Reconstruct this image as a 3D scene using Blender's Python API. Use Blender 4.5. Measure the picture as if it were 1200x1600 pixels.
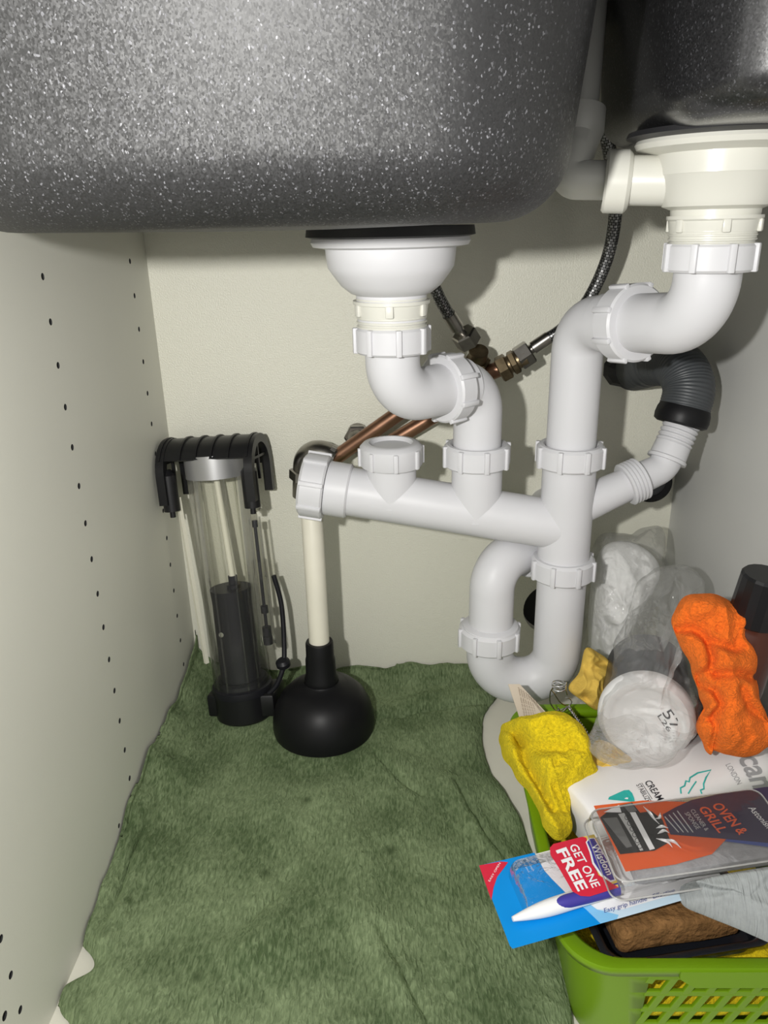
import bpy, bmesh, math, random
from mathutils import Vector as V, Matrix, noise
from mathutils.bvhtree import BVHTree
random.seed(4)
PI = math.pi
for o in list(bpy.data.objects): bpy.data.objects.remove(o)
S = bpy.context.scene; COL = S.collection

# ------------------------------------------------------------ camera, world, light, exposure
F = 1186.0                                       # focal length in pixels of the 1200 x 1600 frame
RR = V((0.9996, 0.0162, -0.0212)).normalized()
FF = V((-0.0227, 0.9344, -0.3554)).normalized()
UU = RR.cross(FF).normalized(); RR = FF.cross(UU).normalized()
cam = bpy.data.cameras.new('camera'); co = bpy.data.objects.new('camera', cam); COL.objects.link(co)
cam.sensor_fit = 'VERTICAL'; cam.sensor_height = 32; cam.lens = F * 32 / 1600; cam.clip_start = .01
co.matrix_world = Matrix(((RR.x, UU.x, -FF.x, 0), (RR.y, UU.y, -FF.y, 0), (RR.z, UU.z, -FF.z, 0), (0, 0, 0, 1)))
S.camera = co
w = bpy.data.worlds.new('world'); S.world = w; w.use_nodes = True
w.node_tree.nodes['Background'].inputs[0].default_value = (1, .985, .96, 1)
w.node_tree.nodes['Background'].inputs[1].default_value = .74
ld = bpy.data.lights.new('flash_lamp', 'AREA'); ld.shape = 'DISK'; ld.size = .02; ld.energy = 4.3
ld.color = (1, .985, .95); ld.spread = PI
lo = bpy.data.objects.new('flash_lamp', ld); COL.objects.link(lo)
LP = V((-.12, -.02, .035)); lo.location = LP
lo.rotation_euler = (V((.0, .8, -.06)) - LP).to_track_quat('-Z', 'Y').to_euler()
S.view_settings.view_transform = 'Standard'; S.view_settings.look = 'None'
S.view_settings.exposure = 0.0; S.view_settings.gamma = 1; S.view_settings.use_curve_mapping = False

def ray(px, py): return (FF + RR * ((px - 600) / F) + UU * ((800 - py) / F)).normalized()
def at(px, py, X=None, Y=None, Z=None):           # the point a pixel of the photograph shows, at a known distance
    d = ray(px, py)
    i, v = (0, X) if X is not None else (1, Y) if Y is not None else (2, Z)
    return d * (v / d[i])

# ------------------------------------------------------------ materials
def mat(name, col, rough=.5, metal=0, spec=.5, var=0, vscale=30, bump=0, bscale=200, stretch=None, col2=None, sheen=0, coat=0, sss=0, detail=4, uv=False):
    m = bpy.data.materials.new(name); m.use_nodes = True
    nt = m.node_tree; N = nt.nodes; L = nt.links; b = N['Principled BSDF']
    b.inputs['Base Color'].default_value = (*col, 1); b.inputs['Roughness'].default_value = rough
    b.inputs['Metallic'].default_value = metal; b.inputs['Specular IOR Level'].default_value = spec
    if sheen: b.inputs['Sheen Weight'].default_value = sheen; b.inputs['Sheen Roughness'].default_value = .6; b.inputs['Sheen Tint'].default_value = (*[min(1, c * 2 + .1) for c in col], 1)
    if coat: b.inputs['Coat Weight'].default_value = coat; b.inputs['Coat Roughness'].default_value = .15
    if sss: b.inputs['Subsurface Weight'].default_value = sss; b.inputs['Subsurface Radius'].default_value = (.004, .004, .004); b.inputs['Subsurface Scale'].default_value = 1
    tc = N.new('ShaderNodeTexCoord'); src = tc.outputs['UV' if uv else 'Object']
    if var:
        n = N.new('ShaderNodeTexNoise'); n.inputs['Scale'].default_value = vscale; n.inputs['Detail'].default_value = detail; L.new(src, n.inputs['Vector'])
        r = N.new('ShaderNodeMapRange'); r.inputs[1].default_value = .3; r.inputs[2].default_value = .7; L.new(n.outputs[0], r.inputs[0])
        x = N.new('ShaderNodeMix'); x.data_type = 'RGBA'; L.new(r.outputs[0], x.inputs[0])
        c2 = col2 or tuple(c * (1 - var) for c in col)
        x.inputs[6].default_value = (*c2, 1); x.inputs[7].default_value = (*col, 1); L.new(x.outputs[2], b.inputs['Base Color'])
    if bump:
        n = N.new('ShaderNodeTexNoise'); n.inputs['Scale'].default_value = bscale; n.inputs['Detail'].default_value = 3
        if stretch:
            mp = N.new('ShaderNodeMapping'); mp.inputs['Scale'].default_value = stretch; L.new(src, mp.inputs['Vector']); L.new(mp.outputs[0], n.inputs['Vector'])
        else: L.new(src, n.inputs['Vector'])
        bp = N.new('ShaderNodeBump'); bp.inputs['Strength'].default_value = bump; bp.inputs['Distance'].default_value = .002
        L.new(n.outputs[0], bp.inputs['Height']); L.new(bp.outputs[0], b.inputs['Normal'])
    return m

def film(name, tint=(1, 1, 1), rough=.06, bump=0, bscale=60, refl=1.0, milk=0.0, ior=1.45):   # thin clear plastic: see-through plus a fresnel shine
    m = bpy.data.materials.new(name); m.use_nodes = True
    nt = m.node_tree; N = nt.nodes; L = nt.links; N.remove(N['Principled BSDF'])
    t = N.new('ShaderNodeBsdfTransparent'); t.inputs[0].default_value = (*tint, 1)
    g = N.new('ShaderNodeBsdfGlossy'); g.inputs['Roughness'].default_value = rough
    f = N.new('ShaderNodeFresnel'); f.inputs[0].default_value = ior
    mu = N.new('ShaderNodeMath'); mu.operation = 'MULTIPLY'; mu.inputs[1].default_value = refl; mu.use_clamp = True; L.new(f.outputs[0], mu.inputs[0])
    x = N.new('ShaderNodeMixShader'); L.new(mu.outputs[0], x.inputs[0]); L.new(t.outputs[0], x.inputs[1]); L.new(g.outputs[0], x.inputs[2])
    out = x
    if milk:
        d = N.new('ShaderNodeBsdfDiffuse'); d.inputs[0].default_value = (.75, .75, .74, 1)
        y = N.new('ShaderNodeMixShader'); y.inputs[0].default_value = milk; L.new(x.outputs[0], y.inputs[1]); L.new(d.outputs[0], y.inputs[2]); out = y
    if bump:
        tc = N.new('ShaderNodeTexCoord'); n = N.new('ShaderNodeTexNoise'); n.inputs['Scale'].default_value = bscale; n.inputs['Detail'].default_value = 3; n.inputs['Distortion'].default_value = 1.5
        L.new(tc.outputs['Object'], n.inputs['Vector'])
        bp = N.new('ShaderNodeBump'); bp.inputs['Strength'].default_value = bump; bp.inputs['Distance'].default_value = .006
        L.new(n.outputs[0], bp.inputs['Height']); L.new(bp.outputs[0], g.inputs['Normal']); L.new(bp.outputs[0], f.inputs['Normal'])
    L.new(out.outputs[0], N['Material Output'].inputs[0])
    return m

def granite(name, rough=.52, coat=.08, crough=.4, flake=.65, base=.25):                                # dark composite with mica flakes: every voronoi cell is a tiny tilted mirror
    m = bpy.data.materials.new(name); m.use_nodes = True
    nt = m.node_tree; N = nt.nodes; L = nt.links; b = N['Principled BSDF']
    tc = N.new('ShaderNodeTexCoord'); mp = N.new('ShaderNodeMapping'); mp.inputs['Scale'].default_value = (1, 1, .75); L.new(tc.outputs['Object'], mp.inputs[0])
    nz = N.new('ShaderNodeTexNoise'); nz.inputs['Scale'].default_value = 500; L.new(mp.outputs[0], nz.inputs['Vector'])
    va = N.new('ShaderNodeVectorMath'); va.operation = 'MULTIPLY_ADD'; va.inputs[1].default_value = (.0010,) * 3; L.new(nz.outputs['Color'], va.inputs[0]); L.new(mp.outputs[0], va.inputs[2])
    vo = N.new('ShaderNodeTexVoronoi'); vo.inputs['Scale'].default_value = 1350; L.new(va.outputs[0], vo.inputs['Vector'])
    sb = N.new('ShaderNodeVectorMath'); sb.operation = 'SUBTRACT'; sb.inputs[1].default_value = (.5, .5, .5); L.new(vo.outputs['Color'], sb.inputs[0])
    sc = N.new('ShaderNodeVectorMath'); sc.operation = 'SCALE'; sc.inputs['Scale'].default_value = .55; L.new(sb.outputs[0], sc.inputs[0]); se = N.new('ShaderNodeSeparateColor'); L.new(vo.outputs['Color'], se.inputs[0]); mr = N.new('ShaderNodeMapRange'); mr.inputs[1].default_value = .925; mr.inputs[2].default_value = .985; mr.inputs[3].default_value = base; mr.inputs[4].default_value = flake; L.new(se.outputs[1], mr.inputs[0]); L.new(mr.outputs[0], sc.inputs['Scale'])
    ge = N.new('ShaderNodeNewGeometry'); ad = N.new('ShaderNodeVectorMath'); ad.operation = 'ADD'; L.new(ge.outputs['Normal'], ad.inputs[0]); L.new(sc.outputs[0], ad.inputs[1])
    no = N.new('ShaderNodeVectorMath'); no.operation = 'NORMALIZE'; L.new(ad.outputs[0], no.inputs[0]); L.new(no.outputs[0], b.inputs['Normal'])
    r = N.new('ShaderNodeValToRGB'); r.color_ramp.elements[0].color = (.012, .012, .0125, 1); r.color_ramp.elements[1].color = (.026, .026, .027, 1); r.color_ramp.elements[1].position = 1
    L.new(se.outputs[0], r.inputs[0])
    fk = N.new('ShaderNodeMapRange'); fk.inputs[1].default_value = .925; fk.inputs[2].default_value = .985; fk.inputs[4].default_value = flake; L.new(se.outputs[1], fk.inputs[0])
    fm = N.new('ShaderNodeMix'); fm.data_type = 'RGBA'; fm.inputs[7].default_value = (.24, .24, .26, 1); L.new(fk.outputs[0], fm.inputs[0]); L.new(r.outputs[0], fm.inputs[6]); L.new(fm.outputs[2], b.inputs['Base Color'])
    b.inputs['Metallic'].default_value = .06; b.inputs['Roughness'].default_value = rough; b.inputs['Specular IOR Level'].default_value = .5
    b.inputs['Coat Weight'].default_value = coat; b.inputs['Coat Roughness'].default_value = crough
    return m

M = {}
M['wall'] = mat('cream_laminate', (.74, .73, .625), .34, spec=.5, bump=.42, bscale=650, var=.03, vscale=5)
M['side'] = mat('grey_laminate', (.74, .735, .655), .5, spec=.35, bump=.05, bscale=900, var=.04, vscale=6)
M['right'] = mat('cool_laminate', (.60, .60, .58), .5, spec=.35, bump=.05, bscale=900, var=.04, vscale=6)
M['floor'] = mat('floor_laminate', (.80, .78, .68), .45, var=.06, vscale=20)
M['kitchen_floor'] = mat('kitchen_floor_tile', (.16, .15, .14), .5, var=.2, vscale=8)
M['black_hole'] = mat('hole_shade', (.02, .02, .02), .8)  # near black that paints in the shade inside and behind holes
M['granite'] = granite('granite_composite')
M['granite_gloss'] = granite('granite_gloss', .35, .5, .16, .25, .05)
M['pvc'] = mat('white_pipe_plastic', (.62, .62, .64), .42, spec=.3, var=.035, vscale=25)
M['cream'] = mat('cream_plastic', (.64, .635, .575), .28, spec=.5)
M['grey_pvc'] = mat('aged_white_plastic', (.66, .66, .62), .35)
M['rubber'] = mat('black_rubber', (.007, .007, .008), .42, spec=.22)
M['gasket'] = mat('gasket_rubber', (.02, .02, .022), .5)
M['hose'] = mat('grey_hose_plastic', (.05, .055, .06), .45)
M['copper'] = mat('dull_copper', (.36, .20, .13), .33, metal=.9, var=.4, vscale=40)
M['brass'] = mat('tarnished_brass', (.26, .20, .12), .4, metal=.9, var=.6, vscale=90)
M['nickel'] = mat('worn_nickel', (.40, .38, .35), .3, metal=1, var=.4, vscale=60)
M['dark_metal'] = mat('dark_steel', (.13, .12, .11), .35, metal=1)
M['steel'] = mat('bright_steel', (.7, .7, .7), .2, metal=1)
M['cap'] = mat('black_plastic', (.010, .010, .011), .33, spec=.35)
M['satin'] = mat('satin_band', (.42, .42, .42), .35, metal=.6)
M['core'] = mat('core_plastic', (.012, .012, .015), .42, spec=.25)
M['pale'] = mat('pale_plastic', (.72, .70, .58), .4)
M['clear'] = film('clear_tube', (.955, .955, .93), .10, refl=.7, milk=.015)
M['stick'] = mat('cream_painted_wood', (.74, .71, .60), .4, var=.06)
M['green'] = mat('lime_plastic', (.15, .28, .006), .34, spec=.3, sss=.0)
M['yellow'] = mat('yellow_terry', (.86, .64, .015), .9, spec=.1, bump=1, bscale=700, var=.35, vscale=420, sheen=.25)
M['chamois'] = mat('pale_yellow_cloth', (.74, .50, .10), .85, spec=.15, bump=.3, bscale=700, var=.12, vscale=60)
M['orange'] = mat('orange_microfibre', (1.0, .19, .022), .9, spec=.1, bump=1, bscale=620, var=.3, vscale=420, sheen=.25)
M['greycloth'] = mat('grey_knit', (.33, .35, .35), .95, spec=.1, bump=1, bscale=620, stretch=(1, .06, .06), var=.12, vscale=300)
M['tissue'] = mat('white_tissue', (.86, .86, .84), .8, bump=.8, bscale=120, var=.1, vscale=60)
M['white'] = mat('white_plastic', (.78, .78, .78), .35)
M['bottle'] = mat('white_bottle_plastic', (.80, .79, .79), .35)
M['can'] = mat('dark_blue_can', (.03, .033, .05), .35)
M['bag'] = film('clear_bag', (.99, .99, .99), .07, bump=1.0, bscale=38, refl=.38, milk=.12)
M['blister'] = film('clear_blister', (.985, .985, .99), .05, bump=.2, bscale=90, refl=.6, milk=.01)
M['box'] = film('clear_box', (.97, .965, .955), .08, bump=.08, bscale=50, refl=.6, milk=.03)
M['amber'] = mat('amber_plastic', (.06, .014, .006), .2, spec=.6)
M['sponge'] = mat('brown_sponge', (.25, .13, .05), .95, spec=.05, bump=1, bscale=300, var=.5, vscale=120)
M['paper'] = mat('yellowed_paper', (.58, .50, .40), .8)
M['pad'] = mat('grey_pad', (.34, .34, .36), .9, var=.2, vscale=120, bump=.4, bscale=300)
M['tray'] = mat('black_tray_plastic', (.012, .013, .017), .25)
def flat(name, c): M[name] = mat('print_' + name, c, .45, spec=.3)
for n_, c_ in dict(ink=(.02, .02, .025), red=(.62, .02, .05), blue=(.0, .25, .68), lblue=(.22, .52, .80), pblue=(.55, .70, .82), paperwhite=(.82, .82, .84), navy=(.05, .04, .28), porange=(.72, .12, .03), purple=(.045, .035, .075), ogrey=(.16, .16, .16), dgrey=(.03, .03, .03), lgrey=(.5, .5, .5), teal=(.03, .42, .38), brandgrey=(.33, .33, .34), inkblue=(.06, .09, .3), orange_text=(.75, .13, .05), yellowp=(.75, .55, .1), lettering_tan=(.25, .18, .13)).items(): flat(n_, c_)

ZFL = -.53
def towel_mat():
    m = mat('green_terry', (.13, .19, .075), .95, spec=.08, sheen=.35)
    nt = m.node_tree; N = nt.nodes; L = nt.links; b = N['Principled BSDF']
    tc = N.new('ShaderNodeTexCoord'); src = tc.outputs['Object']
    n1 = N.new('ShaderNodeTexNoise'); n1.inputs['Scale'].default_value = 16; n1.inputs['Detail'].default_value = 5; L.new(src, n1.inputs['Vector'])
    mp = N.new('ShaderNodeMapping'); mp.inputs['Scale'].default_value = (1, .30, .4); mp.inputs['Rotation'].default_value = (0, 0, .12); L.new(src, mp.inputs[0])
    n2 = N.new('ShaderNodeTexNoise'); n2.inputs['Scale'].default_value = 480; n2.inputs['Detail'].default_value = 2; n2.inputs['Distortion'].default_value = .6; L.new(mp.outputs[0], n2.inputs['Vector'])
    r = N.new('ShaderNodeValToRGB'); e = r.color_ramp.elements
    e[0].position = .32; e[0].color = (.070, .104, .046, 1); e[1].position = .68; e[1].color = (.225, .285, .155, 1)
    k = N.new('ShaderNodeMath'); k.operation = 'MULTIPLY_ADD'; k.inputs[1].default_value = .72; L.new(n2.outputs[0], k.inputs[0])
    k2 = N.new('ShaderNodeMath'); k2.operation = 'MULTIPLY_ADD'; k2.inputs[1].default_value = .75; k2.inputs[2].default_value = -.235; L.new(n1.outputs[0], k2.inputs[0])
    L.new(k2.outputs[0], k.inputs[2]); L.new(k.outputs[0], r.inputs[0])
    n3 = N.new('ShaderNodeTexNoise'); n3.inputs['Scale'].default_value = 34; n3.inputs['Detail'].default_value = 2; L.new(src, n3.inputs['Vector'])   # a few dark stains
    s = N.new('ShaderNodeMapRange'); s.inputs[1].default_value = .72; s.inputs[2].default_value = .80; L.new(n3.outputs[0], s.inputs[0])
    x = N.new('ShaderNodeMix'); x.data_type = 'RGBA'; L.new(s.outputs[0], x.inputs[0]); L.new(r.outputs[0], x.inputs[6]); x.inputs[7].default_value = (.035, .06, .02, 1)
    prev = x.outputs[2]
    for (qx, qy, qr) in ((235, 1268, .0045), (415, 1375, .0035), (421, 1444, .004), (610, 1340, .004), (480, 1262, .004), (310, 1540, .003)):    # dark marks soaked into the pile
        q = at(qx, qy, Z=ZFL); d = N.new('ShaderNodeVectorMath'); d.operation = 'DISTANCE'; d.inputs[1].default_value = (q.x, q.y, q.z + .008); L.new(src, d.inputs[0])
        f_ = N.new('ShaderNodeMapRange'); f_.inputs[1].default_value = qr * .4; f_.inputs[2].default_value = qr * 1.9; f_.inputs[3].default_value = .75; f_.inputs[4].default_value = 0; L.new(d.outputs['Value'], f_.inputs[0])
        y = N.new('ShaderNodeMix'); y.data_type = 'RGBA'; L.new(f_.outputs[0], y.inputs[0]); L.new(prev, y.inputs[6]); y.inputs[7].default_value = (.03, .05, .018, 1); prev = y.outputs[2]
    L.new(prev, b.inputs['Base Color'])
    bp = N.new('ShaderNodeBump'); bp.inputs['Strength'].default_value = 1; bp.inputs['Distance'].default_value = .003
    L.new(n2.outputs[0], bp.inputs['Height']); L.new(bp.outputs[0], b.inputs['Normal'])
    return m
M['towel'] = towel_mat()

def braid_mat():
    m = mat('braided_steel', (.30, .30, .30), .35, metal=.9)
    nt = m.node_tree; N = nt.nodes; L = nt.links; b = N['Principled BSDF']
    tc = N.new('ShaderNodeTexCoord'); mp = N.new('ShaderNodeMapping'); mp.inputs['Scale'].default_value = (10, 420, 1); mp.inputs['Rotation'].default_value = (0, 0, 0); L.new(tc.outputs['UV'], mp.inputs[0])
    c = N.new('ShaderNodeTexBrick'); c.inputs['Scale'].default_value = 1; c.inputs['Mortar Size'].default_value = .12; c.inputs['Color1'].default_value = (.36, .36, .36, 1); c.inputs['Color2'].default_value = (.10, .10, .10, 1); c.inputs['Mortar'].default_value = (.02, .02, .02, 1)
    c.inputs['Brick Width'].default_value = 1; c.inputs['Row Height'].default_value = 1
    L.new(mp.outputs[0], c.inputs['Vector']); L.new(c.outputs['Color'], b.inputs['Base Color'])
    return m
M['braid'] = braid_mat()

# ------------------------------------------------------------ mesh helpers
def tag(o, label=None, cat=None, group=None, kind=None):
    if label: o['label'] = label
    if cat: o['category'] = cat
    if group: o['group'] = group
    if kind: o['kind'] = kind
    return o
def thing(name, loc, label, cat, group=None):
    o = bpy.data.objects.new(name, None); COL.objects.link(o); o.location = loc; o.empty_display_size = .02
    return tag(o, label, cat, group)
ABS = {}
def abs_loc(o):
    return ABS.get(o.name, V(o.location))
def obj(name, bm, m, parent=None, smooth=True, angle=35, solid=0, off=1):
    me = bpy.data.meshes.new(name)
    if isinstance(bm, bmesh.types.BMesh):
        bmesh.ops.recalc_face_normals(bm, faces=bm.faces[:]) if not getattr(obj, 'keep', False) else None
        bm.to_mesh(me); bm.free()
    else: me = bm
    o = bpy.data.objects.new(name, me); COL.objects.link(o)
    me.materials.clear(); me.materials.append(M[m] if isinstance(m, str) else m)
    if smooth:
        me.shade_smooth(); me.set_sharp_from_angle(angle=math.radians(angle))
    if solid:
        md = o.modifiers.new('thick', 'SOLIDIFY'); md.thickness = solid; md.offset = off
    if parent is not None:
        o.parent = parent; o.matrix_parent_inverse = Matrix.Translation(-abs_loc(parent))
    ABS[o.name] = V((0, 0, 0))
    return o
def basis(z, x=None):                             # rotation whose z axis is given
    z = V(z).normalized()
    x = V(x) if x is not None else (V((1, 0, 0)) if abs(z.x) < .8 else V((0, 1, 0)))
    x = (x - z * x.dot(z)).normalized(); y = z.cross(x)
    return Matrix(((x.x, y.x, z.x), (x.y, y.y, z.y), (x.z, y.z, z.z)))
def frame(o, z, x=None):
    return Matrix.Translation(o) @ basis(z, x).to_4x4()
def lathe(bm, prof, mx, n=48, cap=True):          # prof: (radius, height) along the frame's z
    rings = []
    for r, h in prof:
        if r < 1e-6: rings.append([bm.verts.new(mx @ V((0, 0, h)))])
        else: rings.append([bm.verts.new(mx @ V((r * math.cos(2 * PI * i / n), r * math.sin(2 * PI * i / n), h))) for i in range(n)])
    for a, b in zip(rings, rings[1:]):
        for i in range(n):
            j = (i + 1) % n
            if len(a) == 1 and len(b) == 1: continue
            if len(a) == 1: bm.faces.new((a[0], b[j], b[i]))
            elif len(b) == 1: bm.faces.new((a[i], a[j], b[0]))
            else: bm.faces.new((a[i], a[j], b[j], b[i]))
    if cap:
        for r in (rings[0], rings[-1]):
            if len(r) > 2: bm.faces.new(r)
def fillet(pts, rad, n=14):                       # round the corners of a 3-D polyline
    pts = [V(p) for p in pts]; out = [pts[0]]
    for i in range(1, len(pts) - 1):
        r = rad[i - 1] if isinstance(rad, (list, tuple)) else rad
        a, p, b = pts[i - 1], pts[i], pts[i + 1]
        u = (a - p).normalized(); v = (b - p).normalized(); ang = u.angle(v)
        if ang > PI - .02 or r <= 0: out.append(p); continue
        t = r / math.tan(ang / 2); t = min(t, .95 * (a - p).length, .95 * (b - p).length); r = t * math.tan(ang / 2)
        c = p + (u + v).normalized() * (r / math.sin(ang / 2))
        s = p + u * t - c; e = p + v * t - c; th = s.angle(e)
        ax = s.cross(e).normalized()
        for k in range(n + 1): out.append(c + Matrix.Rotation(th * k / n, 3, ax) @ s)
    out.append(pts[-1]); return out
def catmull(P, k=8, closed=False):
    P = [V(p) for p in P]; n = len(P); out = []
    rng = range(n) if closed else range(n - 1)
    g = (lambda i: P[i % n]) if closed else (lambda i: P[max(0, min(n - 1, i))])
    for i in rng:
        a, b, c, d = g(i - 1), g(i), g(i + 1), g(i + 2)
        for j in range(k):
            t = j / k
            out.append(.5 * ((2 * b) + (c - a) * t + (2 * a - 5 * b + 4 * c - d) * t * t + (3 * b - a - 3 * c + d) * t ** 3))
    if not closed: out.append(P[-1])
    return out
def tube(bm, pts, rad, n=40, cap=True):           # sweep a circle; rad: number or function of (0..1, length)
    pts = [V(p) for p in pts]; uvl = bm.loops.layers.uv.verify()
    L = [0]
    for a, b in zip(pts, pts[1:]): L.append(L[-1] + (b - a).length)
    t0 = (pts[1] - pts[0]).normalized(); x = basis(t0) @ V((1, 0, 0)); rings = []; pt = t0
    for i, p in enumerate(pts):
        t = (pts[min(i + 1, len(pts) - 1)] - pts[max(i - 1, 0)]).normalized()
        q = pt.rotation_difference(t); x = q @ x; pt = t; y = t.cross(x)
        r = rad(L[i] / L[-1], L[i]) if callable(rad) else rad
        rings.append([bm.verts.new(p + (x * math.cos(2 * PI * k / n) + y * math.sin(2 * PI * k / n)) * r) for k in range(n)])
    for i in range(len(rings) - 1):
        for k in range(n):
            j = (k + 1) % n
            f = bm.faces.new((rings[i][k], rings[i][j], rings[i + 1][j], rings[i + 1][k]))
            for l, (u, v_) in zip(f.loops, ((k / n, L[i]), ((k + 1) / n, L[i]), ((k + 1) / n, L[i + 1]), (k / n, L[i + 1]))): l[uvl].uv = (u, v_)
    if cap: bm.faces.new(rings[0][::-1]); bm.faces.new(rings[-1])
def box(bm, mx, sx, sy, sz, bev=0, seg=2):        # centred box
    vs = [bm.verts.new(mx @ V((x * sx / 2, y * sy / 2, z * sz / 2))) for x in (-1, 1) for y in (-1, 1) for z in (-1, 1)]
    fs = [bm.faces.new([vs[i] for i in q]) for q in ((0, 1, 3, 2), (4, 6, 7, 5), (0, 4, 5, 1), (2, 3, 7, 6), (0, 2, 6, 4), (1, 5, 7, 3))]
    if bev:
        es = list({e for f in fs for e in f.edges})
        bmesh.ops.bevel(bm, geom=es, offset=bev, segments=seg, affect='EDGES', profile=.5)
def prism(bm, outline, mx, h0, h1):               # outline (x, y) extruded along the frame's z
    a = [bm.verts.new(mx @ V((x, y, h0))) for x, y in outline]; b = [bm.verts.new(mx @ V((x, y, h1))) for x, y in outline]
    n = len(a)
    for i in range(n): bm.faces.new((a[i], a[(i + 1) % n], b[(i + 1) % n], b[i]))
    bm.faces.new(a[::-1]); bm.faces.new(b)
def rrect(cx, cy, hx, hy, r, n=10):
    out = []
    for sx, sy, a0 in ((1, 1, 0), (-1, 1, 90), (-1, -1, 180), (1, -1, 270)):
        for k in range(n + 1):
            a = math.radians(a0 + 90 * k / n); out.append((cx + sx * (hx - r) + r * math.cos(a), cy + sy * (hy - r) + r * math.sin(a)))
    return out
def loft(bm, rings, cap0=True, cap1=True, closed=True):
    R = [[bm.verts.new(V(p)) for p in r] for r in rings]; n = len(R[0])
    for a, b in zip(R, R[1:]):
        for i in range(n if closed else n - 1): bm.faces.new((a[i], a[(i + 1) % n], b[(i + 1) % n], b[i]))
    if cap0: bm.faces.new(R[0][::-1])
    if cap1: bm.faces.new(R[-1])
    return R
def ridged(p, f, seed=0):
    q = V((p[0] * f + seed, p[1] * f - seed * .7, p[2] * f + seed * 1.3))
    d = noise.noise_vector(q * .7) * .6
    return 1 - abs(noise.noise(q + d)) * 2.2
def pix(p):
    z = p.dot(FF); return V((600 + F * p.dot(RR) / z, 800 - F * p.dot(UU) / z))
def pd(p, a, b):
    ab = b - a; t = max(0, min(1, (p - a).dot(ab) / ab.length_squared)); return (p - (a + ab * t)).length
def pillow(outline, center, n, h, hb=0, rings=44, seg=150, amp=.004, freq=40, seed=0, edge=0.0, exp=2.0, fold=None, lines=(), fuzz=0, fz=500):
    """Closed crumpled body: outline = loop of points, bulging h towards n (front) and hb behind."""
    P = catmull(outline, max(2, int(seg / len(outline))), True); n = V(n).normalized(); C = V(center); N = len(P); bm = bmesh.new()
    for i, p in enumerate(P):
        if edge: P[i] = p + V((noise.noise(p * 60 + V((seed, 0, 0))), noise.noise(p * 60 + V((0, seed, 0))), noise.noise(p * 60 + V((0, 0, seed))))) * edge
    def ring(s, hh, sg):
        r = []
        for p in P:
            b = C + (p - C) * s; k = max(0, 1 - s ** exp) ** .5
            w_ = min(1, (1 - s) * 5)
            d = (ridged(b, freq, seed) - .45) * amp + (ridged(b, freq * 2.3, seed + 9) - .45) * amp * .38
            if fold: d += fold(b, s) * amp
            if lines: bp_ = pix(b + n * (sg * k * hh))
            for pl_, lh, lw in (lines if sg > 0 else ()):
                dm = min(pd(bp_, p_, q_) for p_, q_ in zip(pl_, pl_[1:]))
                if dm < lw * 2.5: d += lh * math.exp(-(dm / lw) ** 2) / max(w_, .35)
            if fuzz: d += fuzz * noise.noise(b * fz) / max(w_, .3)
            r.append(bm.verts.new(b + n * (sg * k * hh + d * w_)))
        return r
    R = []
    for k in range(rings): R.append(ring(1 - (1 - (k + .35) / rings) ** 1.6 if False else math.sin((k + .5) / rings * PI / 2), h, 1))
    R.append([bm.verts.new(p) for p in P])
    if hb:
        for k in range(12, 0, -1): R.append(ring(math.sin((k - .5) / 12 * PI / 2), hb, -1))
    for a, b in zip(R, R[1:]):
        for i in range(N): bm.faces.new((a[i], a[(i + 1) % N], b[(i + 1) % N], b[i]))
    bm.faces.new(R[0])
    if hb: bm.faces.new(R[-1][::-1])
    return bm
def plane(o, n):
    o = V(o); n = V(n).normalized()
    def f(px, py, lift=.0003):
        d = ray(px, py); return d * (o.dot(n) / d.dot(n)) + n * lift
    return f
def surf(ob):                                     # the point of an object's own surface that a pixel shows
    bv = BVHTree.FromPolygons([v.co for v in ob.data.vertices], [p.vertices for p in ob.data.polygons])
    def f(px, py, lift=.0003):
        h, n, i, d = bv.ray_cast(V((0, 0, 0)), ray(px, py))
        if h is None: h, n, i, d = bv.find_nearest(ray(px, py) * .6)
        if n.dot(ray(px, py)) > 0: n = -n
        return h + n * lift
    return f
def polyq(name, pts, sf, m, parent, lift=.0003, thick=.00025):      # a flat printed patch lying on a surface
    bm = bmesh.new(); a = [bm.verts.new(sf(x, y, lift)) for x, y in pts]; bm.faces.new(a)
    bmesh.ops.triangulate(bm, faces=bm.faces[:])
    return obj(name, bm, m, parent, smooth=False)
def textq(body, A, B, Cc, sf, m, parent, lift=.0006, bold=0, name='lettering', shear=0):   # lettering set from A (start) to B (end), C = top of the first letter
    cu = bpy.data.curves.new('lettering', 'FONT'); cu.body = body; cu.size = 1; cu.offset = bold; cu.resolution_u = 3; cu.shear = shear
    ob = bpy.data.objects.new('lettering', cu); COL.objects.link(ob)
    dg = bpy.context.evaluated_depsgraph_get(); me = bpy.data.meshes.new_from_object(ob.evaluated_get(dg))
    bpy.data.objects.remove(ob); bpy.data.curves.remove(cu)
    xs = [v.co.x for v in me.vertices]; ys = [v.co.y for v in me.vertices]; x0, x1, y0, y1 = min(xs), max(xs), min(0, min(ys)) if min(ys) < -.05 else min(ys), max(ys)
    for v in me.vertices:
        s = (v.co.x - x0) / (x1 - x0); t = (v.co.y - y0) / (y1 - y0)
        v.co = sf(A[0] + s * (B[0] - A[0]) + t * (Cc[0] - A[0]), A[1] + s * (B[1] - A[1]) + t * (Cc[1] - A[1]), lift)
    return obj(name, me, m, parent, smooth=False)

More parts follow.
